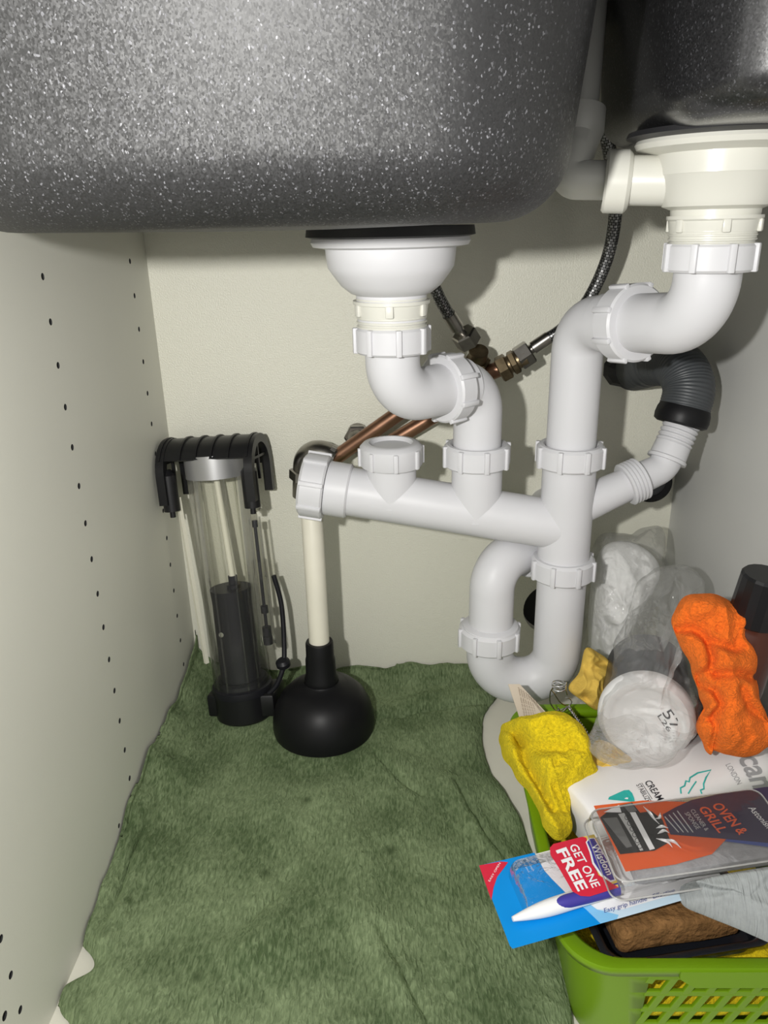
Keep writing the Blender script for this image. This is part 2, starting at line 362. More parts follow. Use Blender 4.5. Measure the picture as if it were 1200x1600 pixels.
# ------------------------------------------------------------ the cabinet
XL, XR, YB, ZF, ZT, YF = -.2568, .307, .8139, -.53, .165, .22
def slab(name, lo_, hi_, m):
    bm = bmesh.new(); c = (V(lo_) + V(hi_)) / 2; d = V(hi_) - V(lo_)
    box(bm, Matrix.Translation(c), d.x, d.y, d.z)
    return tag(obj(name, bm, m, None, smooth=False), kind='structure')
def cut(o, cutter_bm):
    me = bpy.data.meshes.new('cutter'); bmesh.ops.recalc_face_normals(cutter_bm, faces=cutter_bm.faces[:]); cutter_bm.to_mesh(me); cutter_bm.free()
    c = bpy.data.objects.new('cutter', me); COL.objects.link(c)
    md = o.modifiers.new('holes', 'BOOLEAN'); md.operation = 'DIFFERENCE'; md.object = c; md.solver = 'EXACT'
    dg = bpy.context.evaluated_depsgraph_get(); new = bpy.data.meshes.new_from_object(o.evaluated_get(dg))
    o.modifiers.clear(); o.data = new; bpy.data.objects.remove(c)
wl = slab('wall_left', (XL - .018, YF, ZF - .018), (XL, YB, ZT), 'side')
bm = bmesh.new()
for y, z0, n in ((.5696, .0012, 16), (.7622, -.0288, 16), (.3485, .0305, 17)):
    for k in range(n + 1):
        if z0 - .032 * k > ZF + .01: lathe(bm, [(.0026, -.012), (.0026, .004)], frame((XL, y, z0 - .032 * k), (1, 0, 0)), 14)
lathe(bm, [(.003, -.012), (.003, .004)], frame((XL, .3334, -.4663), (1, 0, 0)), 14)
lathe(bm, [(.0022, -.012), (.0022, .004)], frame((XL, .5317, -.4994), (1, 0, 0)), 14)
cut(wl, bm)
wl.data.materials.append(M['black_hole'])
for p in wl.data.polygons:                        # drilled hole insides coloured near black, their shade put into the colour
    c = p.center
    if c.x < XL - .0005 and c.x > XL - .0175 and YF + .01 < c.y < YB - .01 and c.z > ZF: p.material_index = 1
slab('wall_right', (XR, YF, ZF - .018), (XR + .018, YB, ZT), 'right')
wb = slab('wall_back', (XL - .018, YB, ZF - .018), (XR + .018, YB + .012, ZT), 'wall')
bm = bmesh.new()
hc = at(862, 952, Y=YB); lathe(bm, [(.034, -.03), (.034, .03)], frame(hc, (0, 1, 0)), 40)
cut(wb, bm)
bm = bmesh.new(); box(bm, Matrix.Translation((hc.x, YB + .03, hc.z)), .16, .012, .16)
tag(obj('hole_dark_backing_1', bm, 'black_hole', None, smooth=False), kind='structure')  # black board added behind the wall hole to make it read dark
slab('floor', (XL, YF, ZF - .018), (XR, YB, ZF), 'floor')
slab('floor', (-1.6, -2.2, -.70), (1.6, YF + .04, -.68), 'kitchen_floor')  # unseen kitchen floor, added to cut the light from below
slab('ceiling', (XL - .018, YF, ZT), (XR + .018, YB + .012, ZT + .02), 'wall')

# ------------------------------------------------------------ double bowl sink
sink = thing('kitchen_sink', (0, .55, .16), 'dark grey speckled granite sink with a large and a small bowl, seen from below', 'sink')
def bowl(name, x0, x1, y0, y1, zb, rc, rf, draft, dish=0, front=.0, m='granite'):
    bm = bmesh.new(); rings = []
    prof = [(1, .158)] + [(1, zb + rf + (.158 - zb - rf) * (1 - k / 8)) for k in range(1, 9)]
    lv = []
    for _, z in prof: lv.append((z, (z - zb) * draft))
    for k in range(1, 11):
        a = PI / 2 * k / 10; lv.append((zb + rf * (1 - math.sin(a)), rf * draft - rf * (1 - math.cos(a))))
    for z, e in lv:
        r = max(.012, rc + e * .7)
        cy_ = (y0 + y1) / 2
        rings.append([V((x, y - front * max(0, z - zb) * max(0, (cy_ - y) / (cy_ - y0)), z)) for x, y in rrect((x0 + x1) / 2, cy_, (x1 - x0) / 2 + e, (y1 - y0) / 2 + e, r, 14)])
    cx, cy = (x0 + x1) / 2, (y0 + y1) / 2
    for s in (.75, .5, .25):
        rings.append([V((cx + (p.x - cx) * s, cy + (p.y - cy) * s, zb - dish * (1 - s))) for p in rings[18]])
    loft(bm, rings, False, True)
    return obj(name, bm, m, sink, angle=60, solid=.006, off=-1)
bowl('large_bowl', -.243, .088, .375, .765, -.0008, .075, .036, .10, .003, .10)
bowl('small_bowl', .150, .302, .415, .68, .0475, .072, .022, .07, .002, .0, 'granite_gloss')
bm = bmesh.new(); prism(bm, rrect(.025, .54, .278, .25, .03), Matrix.Identity(4), .155, .164)
obj('sink_rim', bm, 'granite', sink, angle=40)

# ------------------------------------------------------------ waste strainers
def nut(name, c, ax, r, h, parent, m='pvc', ribs=8, inner=None, x=None, rib_r=.0022, rot=0):
    bm = bmesh.new(); mx = frame(V(c), ax, x) @ Matrix.Rotation(rot, 4, 'Z'); inner = inner or r * .74; b = .0016
    lathe(bm, [(inner, -h / 2), (r - b, -h / 2), (r, -h / 2 + b), (r, h / 2 - b * 1.6), (r - b * 1.6, h / 2), (inner + .002, h / 2), (inner, h / 2 - .002), (inner, -h / 2)], mx, 64, cap=False)
    for k in range(ribs):
        a = 2 * PI * k / ribs
        box(bm, mx @ Matrix.Rotation(a, 4, 'Z') @ Matrix.Translation((r, 0, -.0003)), .0042, .0044, h * .96, .0009, 2)
    return obj(name, bm, m, parent, angle=40)
def thread(bm, mx, r, h0, h1, n=5, d=.0012, N=48):
    prof = []
    for k in range(n):
        a = h0 + (h1 - h0) * k / n; s = (h1 - h0) / n
        prof += [(r - d, a), (r, a + s * .35), (r, a + s * .6), (r - d, a + s * .95)]
    lathe(bm, prof, mx, N)
UP = (0, 0, 1)
def zaxis(px, py, Y): return at(px, py, Y=Y).z
# left
YL = .60; XLs = at(611, 430, Y=YL).x
zf = zaxis(610, 377, YL)
wsl = thing('sink_waste', (XLs, YL, zf), 'white plastic basket waste bolted under the large bowl', 'drain')
mx = frame((XLs, YL, 0), UP)
bm = bmesh.new(); lathe(bm, [(0, zf + .0105), (.062, zf + .0105), (.063, zf + .004), (.055, zf + .002), (0, zf + .002)], mx, 64, False); obj('gasket', bm, 'gasket', wsl)
zb_ = zaxis(612, 462, YL)
bm = bmesh.new()
lathe(bm, [(.050, zf + .003), (.0585, zf + .003), (.0595, zf), (.058, zf - .003), (.049, zf - .0045), (.0485, zf - .010), (.0475, zf - .018), (.044, zb_ + .016), (.038, zb_ + .008), (.031, zb_ + .0025), (.027, zb_ + .001), (.0265, zb_ - .02)], mx, 72)
obj('waste_body', bm, 'pvc', wsl)
z1 = zaxis(612, 505, YL)
bm = bmesh.new(); thread(bm, mx, .0272, z1 - .01, zb_, 9); obj('threaded_neck', bm, 'cream', wsl)
zc = (zaxis(612, 470, YL) + zaxis(612, 494, YL)) / 2
bm = bmesh.new(); lathe(bm, [(.024, zc - .007), (.0265, zc - .007), (.0272, zc - .004), (.0282, zc + .0035), (.0295, zc + .004), (.0295, zc + .0065), (.024, zc + .0065)], mx, 64)
for k in range(6): box(bm, mx @ Matrix.Rotation(k * PI / 3 - PI / 2 - .05, 4, 'Z') @ Matrix.Translation((.0285, 0, zc)), .003, .006, .009, .001)
obj('lock_nut', bm, 'cream', wsl)
# right
YR = .53; XRs = at(1115, 350, Y=YR).x
zf2 = zaxis(1115, 226, YR) + .001
wsr = thing('sink_waste', (XRs, YR, zf2), 'cream plastic waste with a side overflow branch under the small bowl', 'drain')
mx2 = frame((XRs, YR, 0), UP)
bm = bmesh.new(); lathe(bm, [(0, zf2 + .007), (.058, zf2 + .007), (.059, zf2 + .004), (.052, zf2 + .002), (0, zf2 + .002)], mx2, 64, False); obj('gasket', bm, 'gasket', wsr)
zb2 = zaxis(1115, 322, YR)
bm = bmesh.new()
lathe(bm, [(.045, zf2 + .003), (.052, zf2 + .003), (.0535, zf2), (.052, zf2 - .003), (.0395, zf2 - .006), (.039, zf2 - .018), (.0385, zf2 - .0185), (.035, zb2 + .004), (.033, zb2), (.0275, zb2 - .002), (.0265, zb2 - .02)], mx2, 72)
obj('waste_body', bm, 'cream', wsr)
z12 = zaxis(1112, 380, YR)
bm = bmesh.new(); thread(bm, mx2, .0272, z12 - .004, zb2, 10); obj('threaded_neck', bm, 'cream', wsr)
zc2 = (zaxis(1115, 340, YR) + zaxis(1115, 364, YR)) / 2
bm = bmesh.new(); lathe(bm, [(.024, zc2 - .0065), (.0262, zc2 - .0065), (.0272, zc2 - .003), (.0282, zc2 + .003), (.0295, zc2 + .004), (.0295, zc2 + .006), (.024, zc2 + .006)], mx2, 64)
for k in range(6): box(bm, mx2 @ Matrix.Rotation(k * PI / 3 - PI / 2 - .1, 4, 'Z') @ Matrix.Translation((.0283, 0, zc2)), .003, .005, .008, .001)
obj('lock_nut', bm, 'cream', wsr)
YO = .545
ov0 = at(1075, 283, Y=.532); ov1 = at(965, 282, Y=YO); ov2 = at(885, 281, Y=.552)
bm = bmesh.new(); tube(bm, [ov0, ov1], .0152, 40); obj('overflow_branch', bm, 'cream', wsr)
ovd = (ov1 - ov2).normalized()
nut('branch_nut', at(964, 284, Y=YO), ovd, .0195, .0165, wsr, 'cream', 0, .014)
ovp = thing('overflow_pipe', ov2, 'pale plastic overflow pipe rising between the two sink bowls', 'pipe')
e2 = at(902, 195, Y=.575); e3 = at(926, -24, Y=.60)
bm = bmesh.new(); tube(bm, fillet([ov1 + (ov1 - ov2) * .1, ov2, at(901, 235, Y=.562)], .006), .0122, 40); obj('overflow_elbow', bm, 'grey_pvc', ovp)
bm = bmesh.new(); tube(bm, [at(899, 250, Y=.56), at(903, 222, Y=.57), at(906, 205, Y=.573), at(909, 172, Y=.577)], lambda t, l: .0115 + .0045 * min(1, max(0, t - .25) * 3), 40); obj('overflow_socket', bm, 'grey_pvc', ovp)
bm = bmesh.new(); tube(bm, [at(908, 178, Y=.578), at(913, 140, Y=.58), e3], lambda t, l: .0105, 36); obj('overflow_riser', bm, 'grey_pvc', ovp)

# ------------------------------------------------------------ drain pipework
YM = .65; XM = .1505
dp = thing('drain_pipework', (XM, YM, -.46), 'white plastic drain pipes, manifold and U-trap joined by ribbed nuts', 'drain pipe')
RP = .0215
# left swan neck
A = V((XLs, YL, zaxis(613, 535, YL))); c1 = V((XLs, YL, zaxis(614, 624, YL)))
inl = at(745, 710, Y=.662); c2 = at(746, 596, Y=.662); c2 = V((inl.x, .662, c2.z))
mid = c1.lerp(c2, .64); hd = (c2 - c1).normalized()
bm = bmesh.new(); tube(bm, fillet([A, c1, c1.lerp(c2, .72)], .030), RP, 48); obj('inlet_bend', bm, 'pvc', dp)
bm = bmesh.new(); tube(bm, fillet([c1.lerp(c2, .66), c2, V((inl.x, inl.y, inl.z - .02))], .027), RP * 1.0, 48)
lathe(bm, [(RP + .0013, 0), (RP + .0013, .012)], frame(c1.lerp(c2, .70), hd), 48)
obj('swan_neck', bm, 'pvc', dp)
nut('union_nut', (XLs, YL, (zaxis(612, 509, YL) + zaxis(612, 549, YL)) / 2), UP, .0287, .0205, dp, rot=.18)
nut('union_nut', c1.lerp(c2, .62), hd, .0287, .0185, dp, rot=.3)
nut('union_nut', (inl.x, inl.y, inl.z), UP, .0295, .0205, dp, rot=.2)
# right swan neck
A2 = V((XRs, YR, zaxis(1110, 405, YR))); d1 = at(1100, 506, Y=YR); d1 = V((XRs, YR, d1.z))
vin = V((XM, YM, zaxis(890, 710, YM))); d2 = V((XM, YM, zaxis(903, 504, YM)))
bm = bmesh.new(); tube(bm, fillet([A2, d1, d1.lerp(d2, .60)], .032), RP, 48); obj('inlet_bend', bm, 'pvc', dp)
bm = bmesh.new(); tube(bm, fillet([d1.lerp(d2, .52), d2, V((XM, YM, vin.z - .02))], .028), RP, 48)
hd2 = (d2 - d1).normalized()
lathe(bm, [(RP + .0013, 0), (RP + .0013, .024)], frame(d1.lerp(d2, .56), hd2), 48)
obj('swan_neck', bm, 'pvc', dp)
nut('union_nut', (XRs, YR, (zaxis(1106, 381, YR) + zaxis(1106, 420, YR)) / 2), UP, .0287, .0185, dp, rot=.1)
nut('union_nut', d1.lerp(d2, .535), hd2, .0290, .0200, dp, rot=.35)
nut('union_nut', vin, UP, .0295, .0200, dp, rot=.3)
# manifold
zbn = zaxis(882, 884, YM)
bm = bmesh.new(); lathe(bm, [(.0236, zbn - .005), (.0236, vin.z + .004)], frame((XM, YM, 0), UP), 56); obj('manifold_tee', bm, 'pvc', dp)
mL = at(492, 759, Y=.672); mR = V((XM, YM, zaxis(872, 822, YM))); md_ = (mR - mL).normalized()
bm = bmesh.new(); tube(bm, [mL + md_ * .01, mR], .0228, 56); obj('manifold_pipe', bm, 'pvc', dp)
bm = bmesh.new(); lathe(bm, [(.0230, .012), (.0255, .0122), (.0255, .032), (.0240, .0335), (.0226, .0337)], frame(mL, md_), 56); obj('manifold_sleeve', bm, 'pvc', dp)
nut('end_cap_nut', mL, -md_, .0300, .0235, dp, rot=.35, inner=.004)
# rodding eye with screw cap
rb = mL.lerp(mR, .312); cp = V((rb.x, rb.y, zaxis(608, 707, .668)))
bm = bmesh.new(); lathe(bm, [(.0227, rb.z - .004), (.0227, cp.z)], frame((cp.x, cp.y, 0), UP), 56); obj('rodding_branch', bm, 'pvc', dp)
bm = bmesh.new(); h = .0215; r = .0285; mxc = frame(cp, UP) @ Matrix.Rotation(.15, 4, 'Z')
lathe(bm, [(r * .8, -h / 2), (r - .001, -h / 2), (r, -h / 2 + .0015), (r, h / 2 - .004), (r - .003, h / 2 - .0008), (r - .006, h / 2), (r - .0085, h / 2), (r - .0105, h / 2 - .0035), (0, h / 2 - .0035)], mxc, 64)
for k in range(8): box(bm, mxc @ Matrix.Rotation(k * PI / 4, 4, 'Z') @ Matrix.Translation((r, 0, -.002)), .004, .0042, h * .78, .0009)
obj('screw_cap', bm, 'pvc', dp)
bm = bmesh.new(); mb = mL.lerp(mR, (inl.x - mL.x) / (mR.x - mL.x)); lathe(bm, [(.0228, mb.z - .004), (.0228, inl.z)], frame((inl.x, mb.y, 0), UP), 56); obj('inlet_branch', bm, 'pvc', dp)
# appliance spigot
s0 = at(880, 802, Y=.65); s1 = at(1036, 731, Y=.672); s2 = at(1066, 662, Y=.684); sd = (s1 - s0).normalized(); sd2 = (s2 - s1).normalized()
bm = bmesh.new(); tube(bm, fillet([s0, s1, s2], .02), lambda t, l: .0176 if t < .62 else .0140, 44); obj('spigot', bm, 'pvc', dp)
bm = bmesh.new(); tm = at(990, 752, Y=.665); thread(bm, frame(tm, sd), .0202, -.009, .008, 5, .0016); obj('spigot_thread', bm, 'pvc', dp)
bm = bmesh.new(); lathe(bm, [(.0150, -.013), (.0178, -.013), (.0178, -.010), (.0165, -.009), (.0160, .003), (.0148, .003)], frame(s1.lerp(s2, .46), sd2), 44)
thread(bm, frame(s1.lerp(s2, .46), sd2), .0164, .003, .030, 6, .0017); obj('hose_tail', bm, 'pvc', dp)
# U-trap
tl = at(767, 965, Y=YM); tb = at(850, 1062, Y=YM); TLx = tl.x
zc_ = tb.z; bend = (XM - TLx) / 2
bm = bmesh.new(); tube(bm, fillet([V((XM, YM, zbn + .004)), V((XM, YM, zc_)), V((TLx, YM, zc_)), V((TLx, YM, zaxis(763, 1000, YM)))], min(bend * .98, .034), 18), .0228, 52); obj('trap_bend', bm, 'pvc', dp)
nut('union_nut', (XM, YM, zbn), UP, .0292, .0200, dp, rot=.3)
ztn = zaxis(763, 991, YM); nut('union_nut', (TLx - .001, YM, ztn), UP, .0292, .0200, dp, rot=.2)
o1 = V((TLx, YM, zaxis(772, 884, YM))); o2 = V((.132, .695, o1.z + .003)); o3 = V((.168, YB + .004, o1.z))
bm = bmesh.new(); lathe(bm, [(.0215, ztn), (.0270, ztn + .009), (.0265, ztn + .011), (.0215, ztn + .013)], frame((TLx, YM, 0), UP), 48)
tube(bm, fillet([V((TLx, YM, ztn)), o1, o2], .026), .0212, 48); obj('trap_outlet_bend', bm, 'pvc', dp)
od = (o2 - o1).normalized(); nut('union_nut', o1.lerp(o2, .80), od, .0290, .0150, dp, rot=.2)
bm = bmesh.new(); tube(bm, [o1.lerp(o2, .9), o3], .0205, 40); obj('outlet_pipe', bm, 'pvc', dp)

# ------------------------------------------------------------ water supply: braided hoses and copper pipes
def hexnut(bm, c, ax, r, h): lathe(bm, [(r * .86, -h / 2), (r, -h / 2 + .0012), (r, h / 2 - .0012), (r * .86, h / 2)], frame(c, ax), 6)
def hose(name, path, con, label):
    t = thing(name, con[-1], label, 'hose')
    bm = bmesh.new(); tube(bm, catmull(path, 10), .0058, 24); obj('braided_hose', bm, 'braid', t)
    d = (con[-1] - path[-1]).normalized()
    bm = bmesh.new(); tube(bm, [path[-1] - d * .004, path[-1] + d * .014], .0064, 24); obj('ferrule', bm, 'nickel', t)
    bm = bmesh.new(); tube(bm, [path[-1] + d * .014, con[0]], .0045, 20); hexnut(bm, con[0] + d * .002, d, .0125, .015); obj('swivel_nut', bm, 'nickel', t, angle=25)
    return t
p1 = [at(630, 380, Y=.70), at(668, 430, Y=.715), at(690, 472, Y=.725), at(704, 496, Y=.732)]
q1 = [at(727, 526, Y=.745), at(746, 562, Y=.755)]
hose('flexible_tap_hose', p1, q1, 'short braided tap hose slanting down behind the large bowl waste')
p2 = [at(940, 180, Y=.70), at(955, 250, Y=.715), at(962, 325, Y=.725), at(950, 400, Y=.735), at(918, 470, Y=.742), at(880, 512, Y=.748), at(852, 531, Y=.75)]
q2 = [at(822, 553, Y=.752), at(790, 573, Y=.752)]
hose('flexible_tap_hose', p2, q2, 'long braided tap hose curving down between the two bowls')
def compression(bm, c, ax, s=1):
    hexnut(bm, V(c), ax, .0128 * s, .013 * s)
cpa = thing('copper_pipe', at(520, 725, Y=.775), 'upper copper pipe rising from the left wall elbow to the long hose', 'pipe')
e1 = at(492, 735, Y=.776); cpd = (q2[1] - e1).normalized()
bm = bmesh.new(); tube(bm, fillet([at(512, 724, Y=.776), at(642, 632, Y=.770), q2[1] + cpd * .004], .08), .0080, 28); obj('pipe_run', bm, 'copper', cpa)
bm = bmesh.new(); tube(bm, [q2[1] - cpd * .006, q2[1] + cpd * .022], .0092, 24); hexnut(bm, q2[1] - cpd * .002, cpd, .0135, .011); hexnut(bm, q2[1] + cpd * .009, cpd, .0125, .007); obj('tap_connector', bm, 'brass', cpa, angle=25)
def wall_elbow(parent, w0, out, to):
    bm = bmesh.new(); tube(bm, fillet([w0, out, to], .012), .0115, 28); hexnut(bm, w0.lerp(out, .45), (out - w0), .0150, .011); hexnut(bm, out.lerp(to, .75), (to - out), .0145, .011)
    obj('wall_elbow', bm, 'nickel', parent, angle=30)
bm = bmesh.new(); w0, w1, w2 = at(476, 775, Y=.786), at(478, 694, Y=.784), at(524, 718, Y=.776)
tube(bm, fillet([w0, w1, w2], .017), .0135, 28); hexnut(bm, w0.lerp(w1, .42), w1 - w0, .0175, .012); hexnut(bm, w1.lerp(w2, .86), w2 - w1, .0150, .008)
tube(bm, [w0.lerp(w1, .3), V((w0.x, YB, w0.lerp(w1, .3).z))], .011, 20)
obj('wall_elbow', bm, 'nickel', cpa, angle=30)
cpb = thing('copper_pipe', at(600, 700, Y=.79), 'lower copper pipe running behind the screw cap to the short hose', 'pipe')
f0 = at(558, 690, Y=.795); f1 = at(578, 710, Y=.792); f2 = at(738, 614, Y=.785); f3 = q1[1]
bm = bmesh.new(); tube(bm, fillet([f1, f2, f3.lerp(f2, -.05)], .02), .0080, 28); obj('pipe_run', bm, 'copper', cpb)
fd = (f3 - f2).normalized()
bm = bmesh.new(); tube(bm, [f3 - fd * .012, f3 + fd * .012], .0095, 24); hexnut(bm, f3 - fd * .004, fd, .0132, .010); obj('tap_connector', bm, 'brass', cpb, angle=25)
bm = bmesh.new(); tube(bm, fillet([V((f0.x, YB, f0.z + .006)), f0, f1], .008), .0112, 26); hexnut(bm, f0 + V((0, .008, .003)), (0, 1, 0), .0145, .009); obj('wall_elbow', bm, 'nickel', cpb, angle=30)

# ------------------------------------------------------------ appliance hose and stub
wh = thing('waste_hose', at(985, 578, Y=YB - .01), 'dark grey corrugated waste hose pushed onto the white spigot at right', 'hose')
hp = catmull([at(1059, 672, Y=.682), at(1069, 640, Y=.686), at(1076, 605, Y=.694), at(1062, 574, Y=.712), at(1032, 566, Y=.745), at(1002, 573, Y=.785), at(990, 577, Y=YB)], 40)
bm = bmesh.new(); tube(bm, hp[27:], lambda t, l: .0224 + .00032 * math.sin(l * 2 * PI / .0024), 44); obj('corrugated_hose', bm, 'hose', wh, angle=80)
cd = (hp[0] - hp[14]).normalized()
bm = bmesh.new(); lathe(bm, [(.0158, -.006), (.0205, -.007), (.0238, -.005), (.0245, .000), (.0238, .006), (.0224, .010), (.0158, .010)], frame(hp[26], -cd), 48); obj('rubber_collar', bm, 'rubber', wh)
bm = bmesh.new(); c_ = at(970, 579, Y=.806); lathe(bm, [(0, .010), (.008, .010), (.014, .006), (.019, -.006), (0, -.006)], frame(c_, (-.2, -1, 0)), 9); obj('wall_seal', bm, 'gasket', wh, angle=20)
stub = thing('pipe_stub', at(1018, 752, Y=YB), 'short dark pipe stub sticking out of the back wall below the spigot', 'pipe')
sa, sb_ = at(1018, 748, Y=YB + .002), at(1016, 752, Y=.775)
bm = bmesh.new(); tube(bm, [sa, sb_], .019, 40); obj('stub_pipe', bm, 'hose', stub)
bm = bmesh.new(); lathe(bm, [(.018, -.007), (.0218, -.006), (.0222, .003), (.020, .006), (.016, .006), (.016, -.004), (0, -.004)], frame(sb_, sb_ - sa), 44, False); obj('rubber_rim', bm, 'rubber', stub)

# ------------------------------------------------------------ plunger
PX, PY = -.0885, .700
pl = thing('sink_plunger', (PX, PY, ZF), 'black rubber sink plunger with a cream stick standing on the green towel', 'plunger')
zt = ZF + .010; mxp = frame((PX, PY, zt), (-.004, .03, 1))
bm = bmesh.new(); lathe(bm, [(.048, .004), (.0525, 0), (.0550, .001), (.0560, .006), (.0555, .016), (.0525, .028), (.0465, .040), (.038, .049), (.028, .0545), (.020, .057), (.0185, .059)], mxp, 72, False)
lathe(bm, [(.0178, .056), (.0182, .060), (.0182, .064), (.0165, .068), (.0160, .086), (.0150, .090), (.0148, .105), (.0140, .107), (.0112, .107)], mxp, 56)
obj('rubber_cup', bm, 'rubber', pl, angle=50, solid=0)
bm = bmesh.new(); lathe(bm, [(.0108, .09), (.0108, .257), (.0085, .261), (0, .262)], mxp, 40); obj('stick', bm, 'stick', pl)

# ------------------------------------------------------------ clear canister in the back left corner
CB = V((-.1815, .729, ZF + .008)); CT = at(332, 690, Y=.776)
cn = thing('clear_canister', CB, 'tall clear plastic cylinder with black ends leaning in the back left corner', 'canister')
ca = (CT - CB); CLn = ca.length; ca.normalize(); CM = frame(CB, ca, (1, -.12, 0))
def T(u, w_, h): return CM @ V((u, w_, h))
def ct(name, prof, m, off=(0, 0), n=44, cap=True, ang=35):
    bm = bmesh.new(); lathe(bm, prof, CM @ Matrix.Translation((off[0], off[1], 0)), n, cap); return obj(name, bm, m, cn, angle=ang)
k = CLn / .318
bm = bmesh.new(); lathe(bm, [(0, 0), (.031, 0), (.0325, .002), (.0325, .030)], CM, 40)
box(bm, CM @ Matrix.Translation((.002, .004, .018)), .078, .046, .026, .003)
obj('base', bm, 'cap', cn)
ct('collar', [(.027, .03), (.0335, .03), (.034, .034), (.0335, .038), (.030, .040), (.0295, .044), (.027, .046)], 'core')
ct('core', [(0, .03), (.026, .03), (.0225, .046), (.0215, .135), (.0225, .150), (.0225, .1515), (0, .1515)], 'core')
ct('core_nub', [(.0075, .150), (.0075, .155), (.005, .156), (.005, .165), (0, .165)], 'core', (.004, 0), 20)
ct('core_screw', [(.0028, -.0012), (.0028, .0012), (0, .0014)], 'steel', n=14).data.transform(CM @ Matrix.Translation((-.008, -.0222, .105)) @ Matrix.Rotation(PI / 2, 4, 'X') @ CM.inverted())
bm = bmesh.new(); tube(bm, [T(.004, 0, .16), T(-.002, .002, .285)], .0034, 16); obj('inner_rod', bm, 'pale', cn)
ct('clear_tube', [(.0312, .036), (.0312, .300 * k)], 'clear', n=72, cap=False)
bm = bmesh.new()
for a in (-2.2, -1.75, -1.0, -.6): box(bm, CM @ Matrix.Rotation(a, 4, 'Z') @ Matrix.Translation((.0312, 0, .16)), .0014, .0014, .245)
obj('moulded_rib', bm, 'clear', cn)
ct('metal_band', [(.0312, .281 * k), (.0322, .281 * k), (.0322, .306 * k), (.0312, .306 * k)], 'satin', n=64)
def arch(r0, r1, hc_, leg, n=18):
    o_ = [(r1 * math.cos(PI * q / n), hc_ + r1 * math.sin(PI * q / n)) for q in range(n + 1)]
    i_ = [(r0 * math.cos(PI * q / n), hc_ + r0 * math.sin(PI * q / n)) for q in range(n, -1, -1)]
    if leg: o_ = [(r1, hc_ - leg)] + o_ + [(-r1, hc_ - leg)]; i_ = [(-r0, hc_ - leg)] + i_ + [(r0, hc_ - leg)]
    return o_ + i_
def parch(r0, r1, hc_, a1=PI - .46, n=18):        # arch that stops short at the front
    return [(r * math.cos(a1 * q / n), hc_ + r * math.sin(a1 * q / n)) for r, q in [(r1, q) for q in range(n + 1)] + [(r0, q) for q in range(n, -1, -1)]]
HX = Matrix(((0, 0, 1, 0), (1, 0, 0, 0), (0, 1, 0, 0), (0, 0, 0, 1)))      # local x,y,z -> w, h, u
HM = CM @ HX
bm = bmesh.new(); hh = CLn - .030
prism(bm, parch(.0325, .0355, hh), HM, -.046, .046)
for u in (-.048, -.026, -.009, .008, .026, .046): prism(bm, parch(.035, .0372, hh), HM, u - .0012, u + .0012)
obj('cap_shell', bm, 'cap', cn)
for u in (-.0475, .0475):
    bm = bmesh.new(); prism(bm, arch(.027, .0362, hh, .030), HM, u - .0045, u + .0045)
    box(bm, CM @ Matrix.Translation((u, 0, hh + .012)), .003, .066, .0025); box(bm, CM @ Matrix.Translation((u, 0, hh + .012)), .003, .0025, .048)
    lathe(bm, [(.0085, hh - .038), (.0085, hh), (.004, hh + .006)], CM @ Matrix.Translation((u * .93, -.024, 0)), 24)
    lathe(bm, [(.003, hh - .045), (.003, hh - .037)], CM @ Matrix.Translation((u * .93, -.024, 0)), 12)
    obj('cap_end', bm, 'cap', cn)
bm = bmesh.new(); tube(bm, [T(-.0395, -.016, .262 * k), T(-.0355, -.008, .066)], .0030, 4); obj('side_strip', bm, 'pale', cn)
SO = (.041, -.014)
bm = bmesh.new(); lathe(bm, [(.0085, .088), (.0085, .185)], CM @ Matrix.Translation((*SO, 0)), 28, False); lathe(bm, [(.0065, .165), (.0065, .232)], CM @ Matrix.Translation((*SO, 0)), 24, False)
lathe(bm, [(.005, -.005), (.007, -.003), (.007, .003), (.005, .005)], CM @ Matrix.Translation((.043, -.012, .245)) @ Matrix.Rotation(1.57, 4, 'X'), 20, False)
obj('gauge_tube', bm, 'clear', cn)
bm = bmesh.new(); lathe(bm, [(.0018, .11), (.0018, .222), (.003, .222), (.003, .229), (0, .229)], CM @ Matrix.Translation((*SO, 0)), 14)
for h0, h1, r in ((.126, .134, .004), (.100, .110, .0048), (.090, .099, .0052)): lathe(bm, [(r, h0), (r, h1)], CM @ Matrix.Translation((*SO, 0)), 16)
obj('gauge_rod', bm, 'core', cn)
bm = bmesh.new(); tube(bm, catmull([T(.047, .012, .16), T(.052, .012, .13), T(.053, .008, .10), T(.053, .0, .07), T(.052, -.006, .058), T(.044, -.010, .040), T(.034, -.012, .030)], 6), lambda t, l: .0028, 14)
lathe(bm, [(.006, -.004), (.008, -.002), (.008, .003), (.005, .006)], CM @ Matrix.Translation((.052, -.004, .062)) @ Matrix.Rotation(.4, 4, 'X'), 18)
obj('side_lead', bm, 'core', cn)

# ------------------------------------------------------------ green towel on the floor
tl_px = [(292, 1048), (281, 1095), (262, 1150), (236, 1205), (205, 1265), (180, 1320), (155, 1385), (122, 1425), (128, 1470), (150, 1512), (88, 1552), (112, 1610), (118, 1720)]
tr_px = [(770, 1052), (776, 1085), (757, 1115), (752, 1160), (764, 1200), (790, 1245), (818, 1300), (838, 1350), (858, 1420), (876, 1480), (886, 1540), (892, 1610), (897, 1720)]
def resample(pts, n):
    P = [at(*p, Z=ZF + .004) for p in pts]; P = catmull(P, 12); L = [0]
    for a, b in zip(P, P[1:]): L.append(L[-1] + (b - a).length)
    out = []; j = 0
    for i in range(n):
        t = L[-1] * i / (n - 1)
        while j < len(L) - 2 and L[j + 1] < t: j += 1
        out.append(P[j].lerp(P[j + 1], (t - L[j]) / max(1e-9, L[j + 1] - L[j])))
    return out
NV, NU = 300, 300
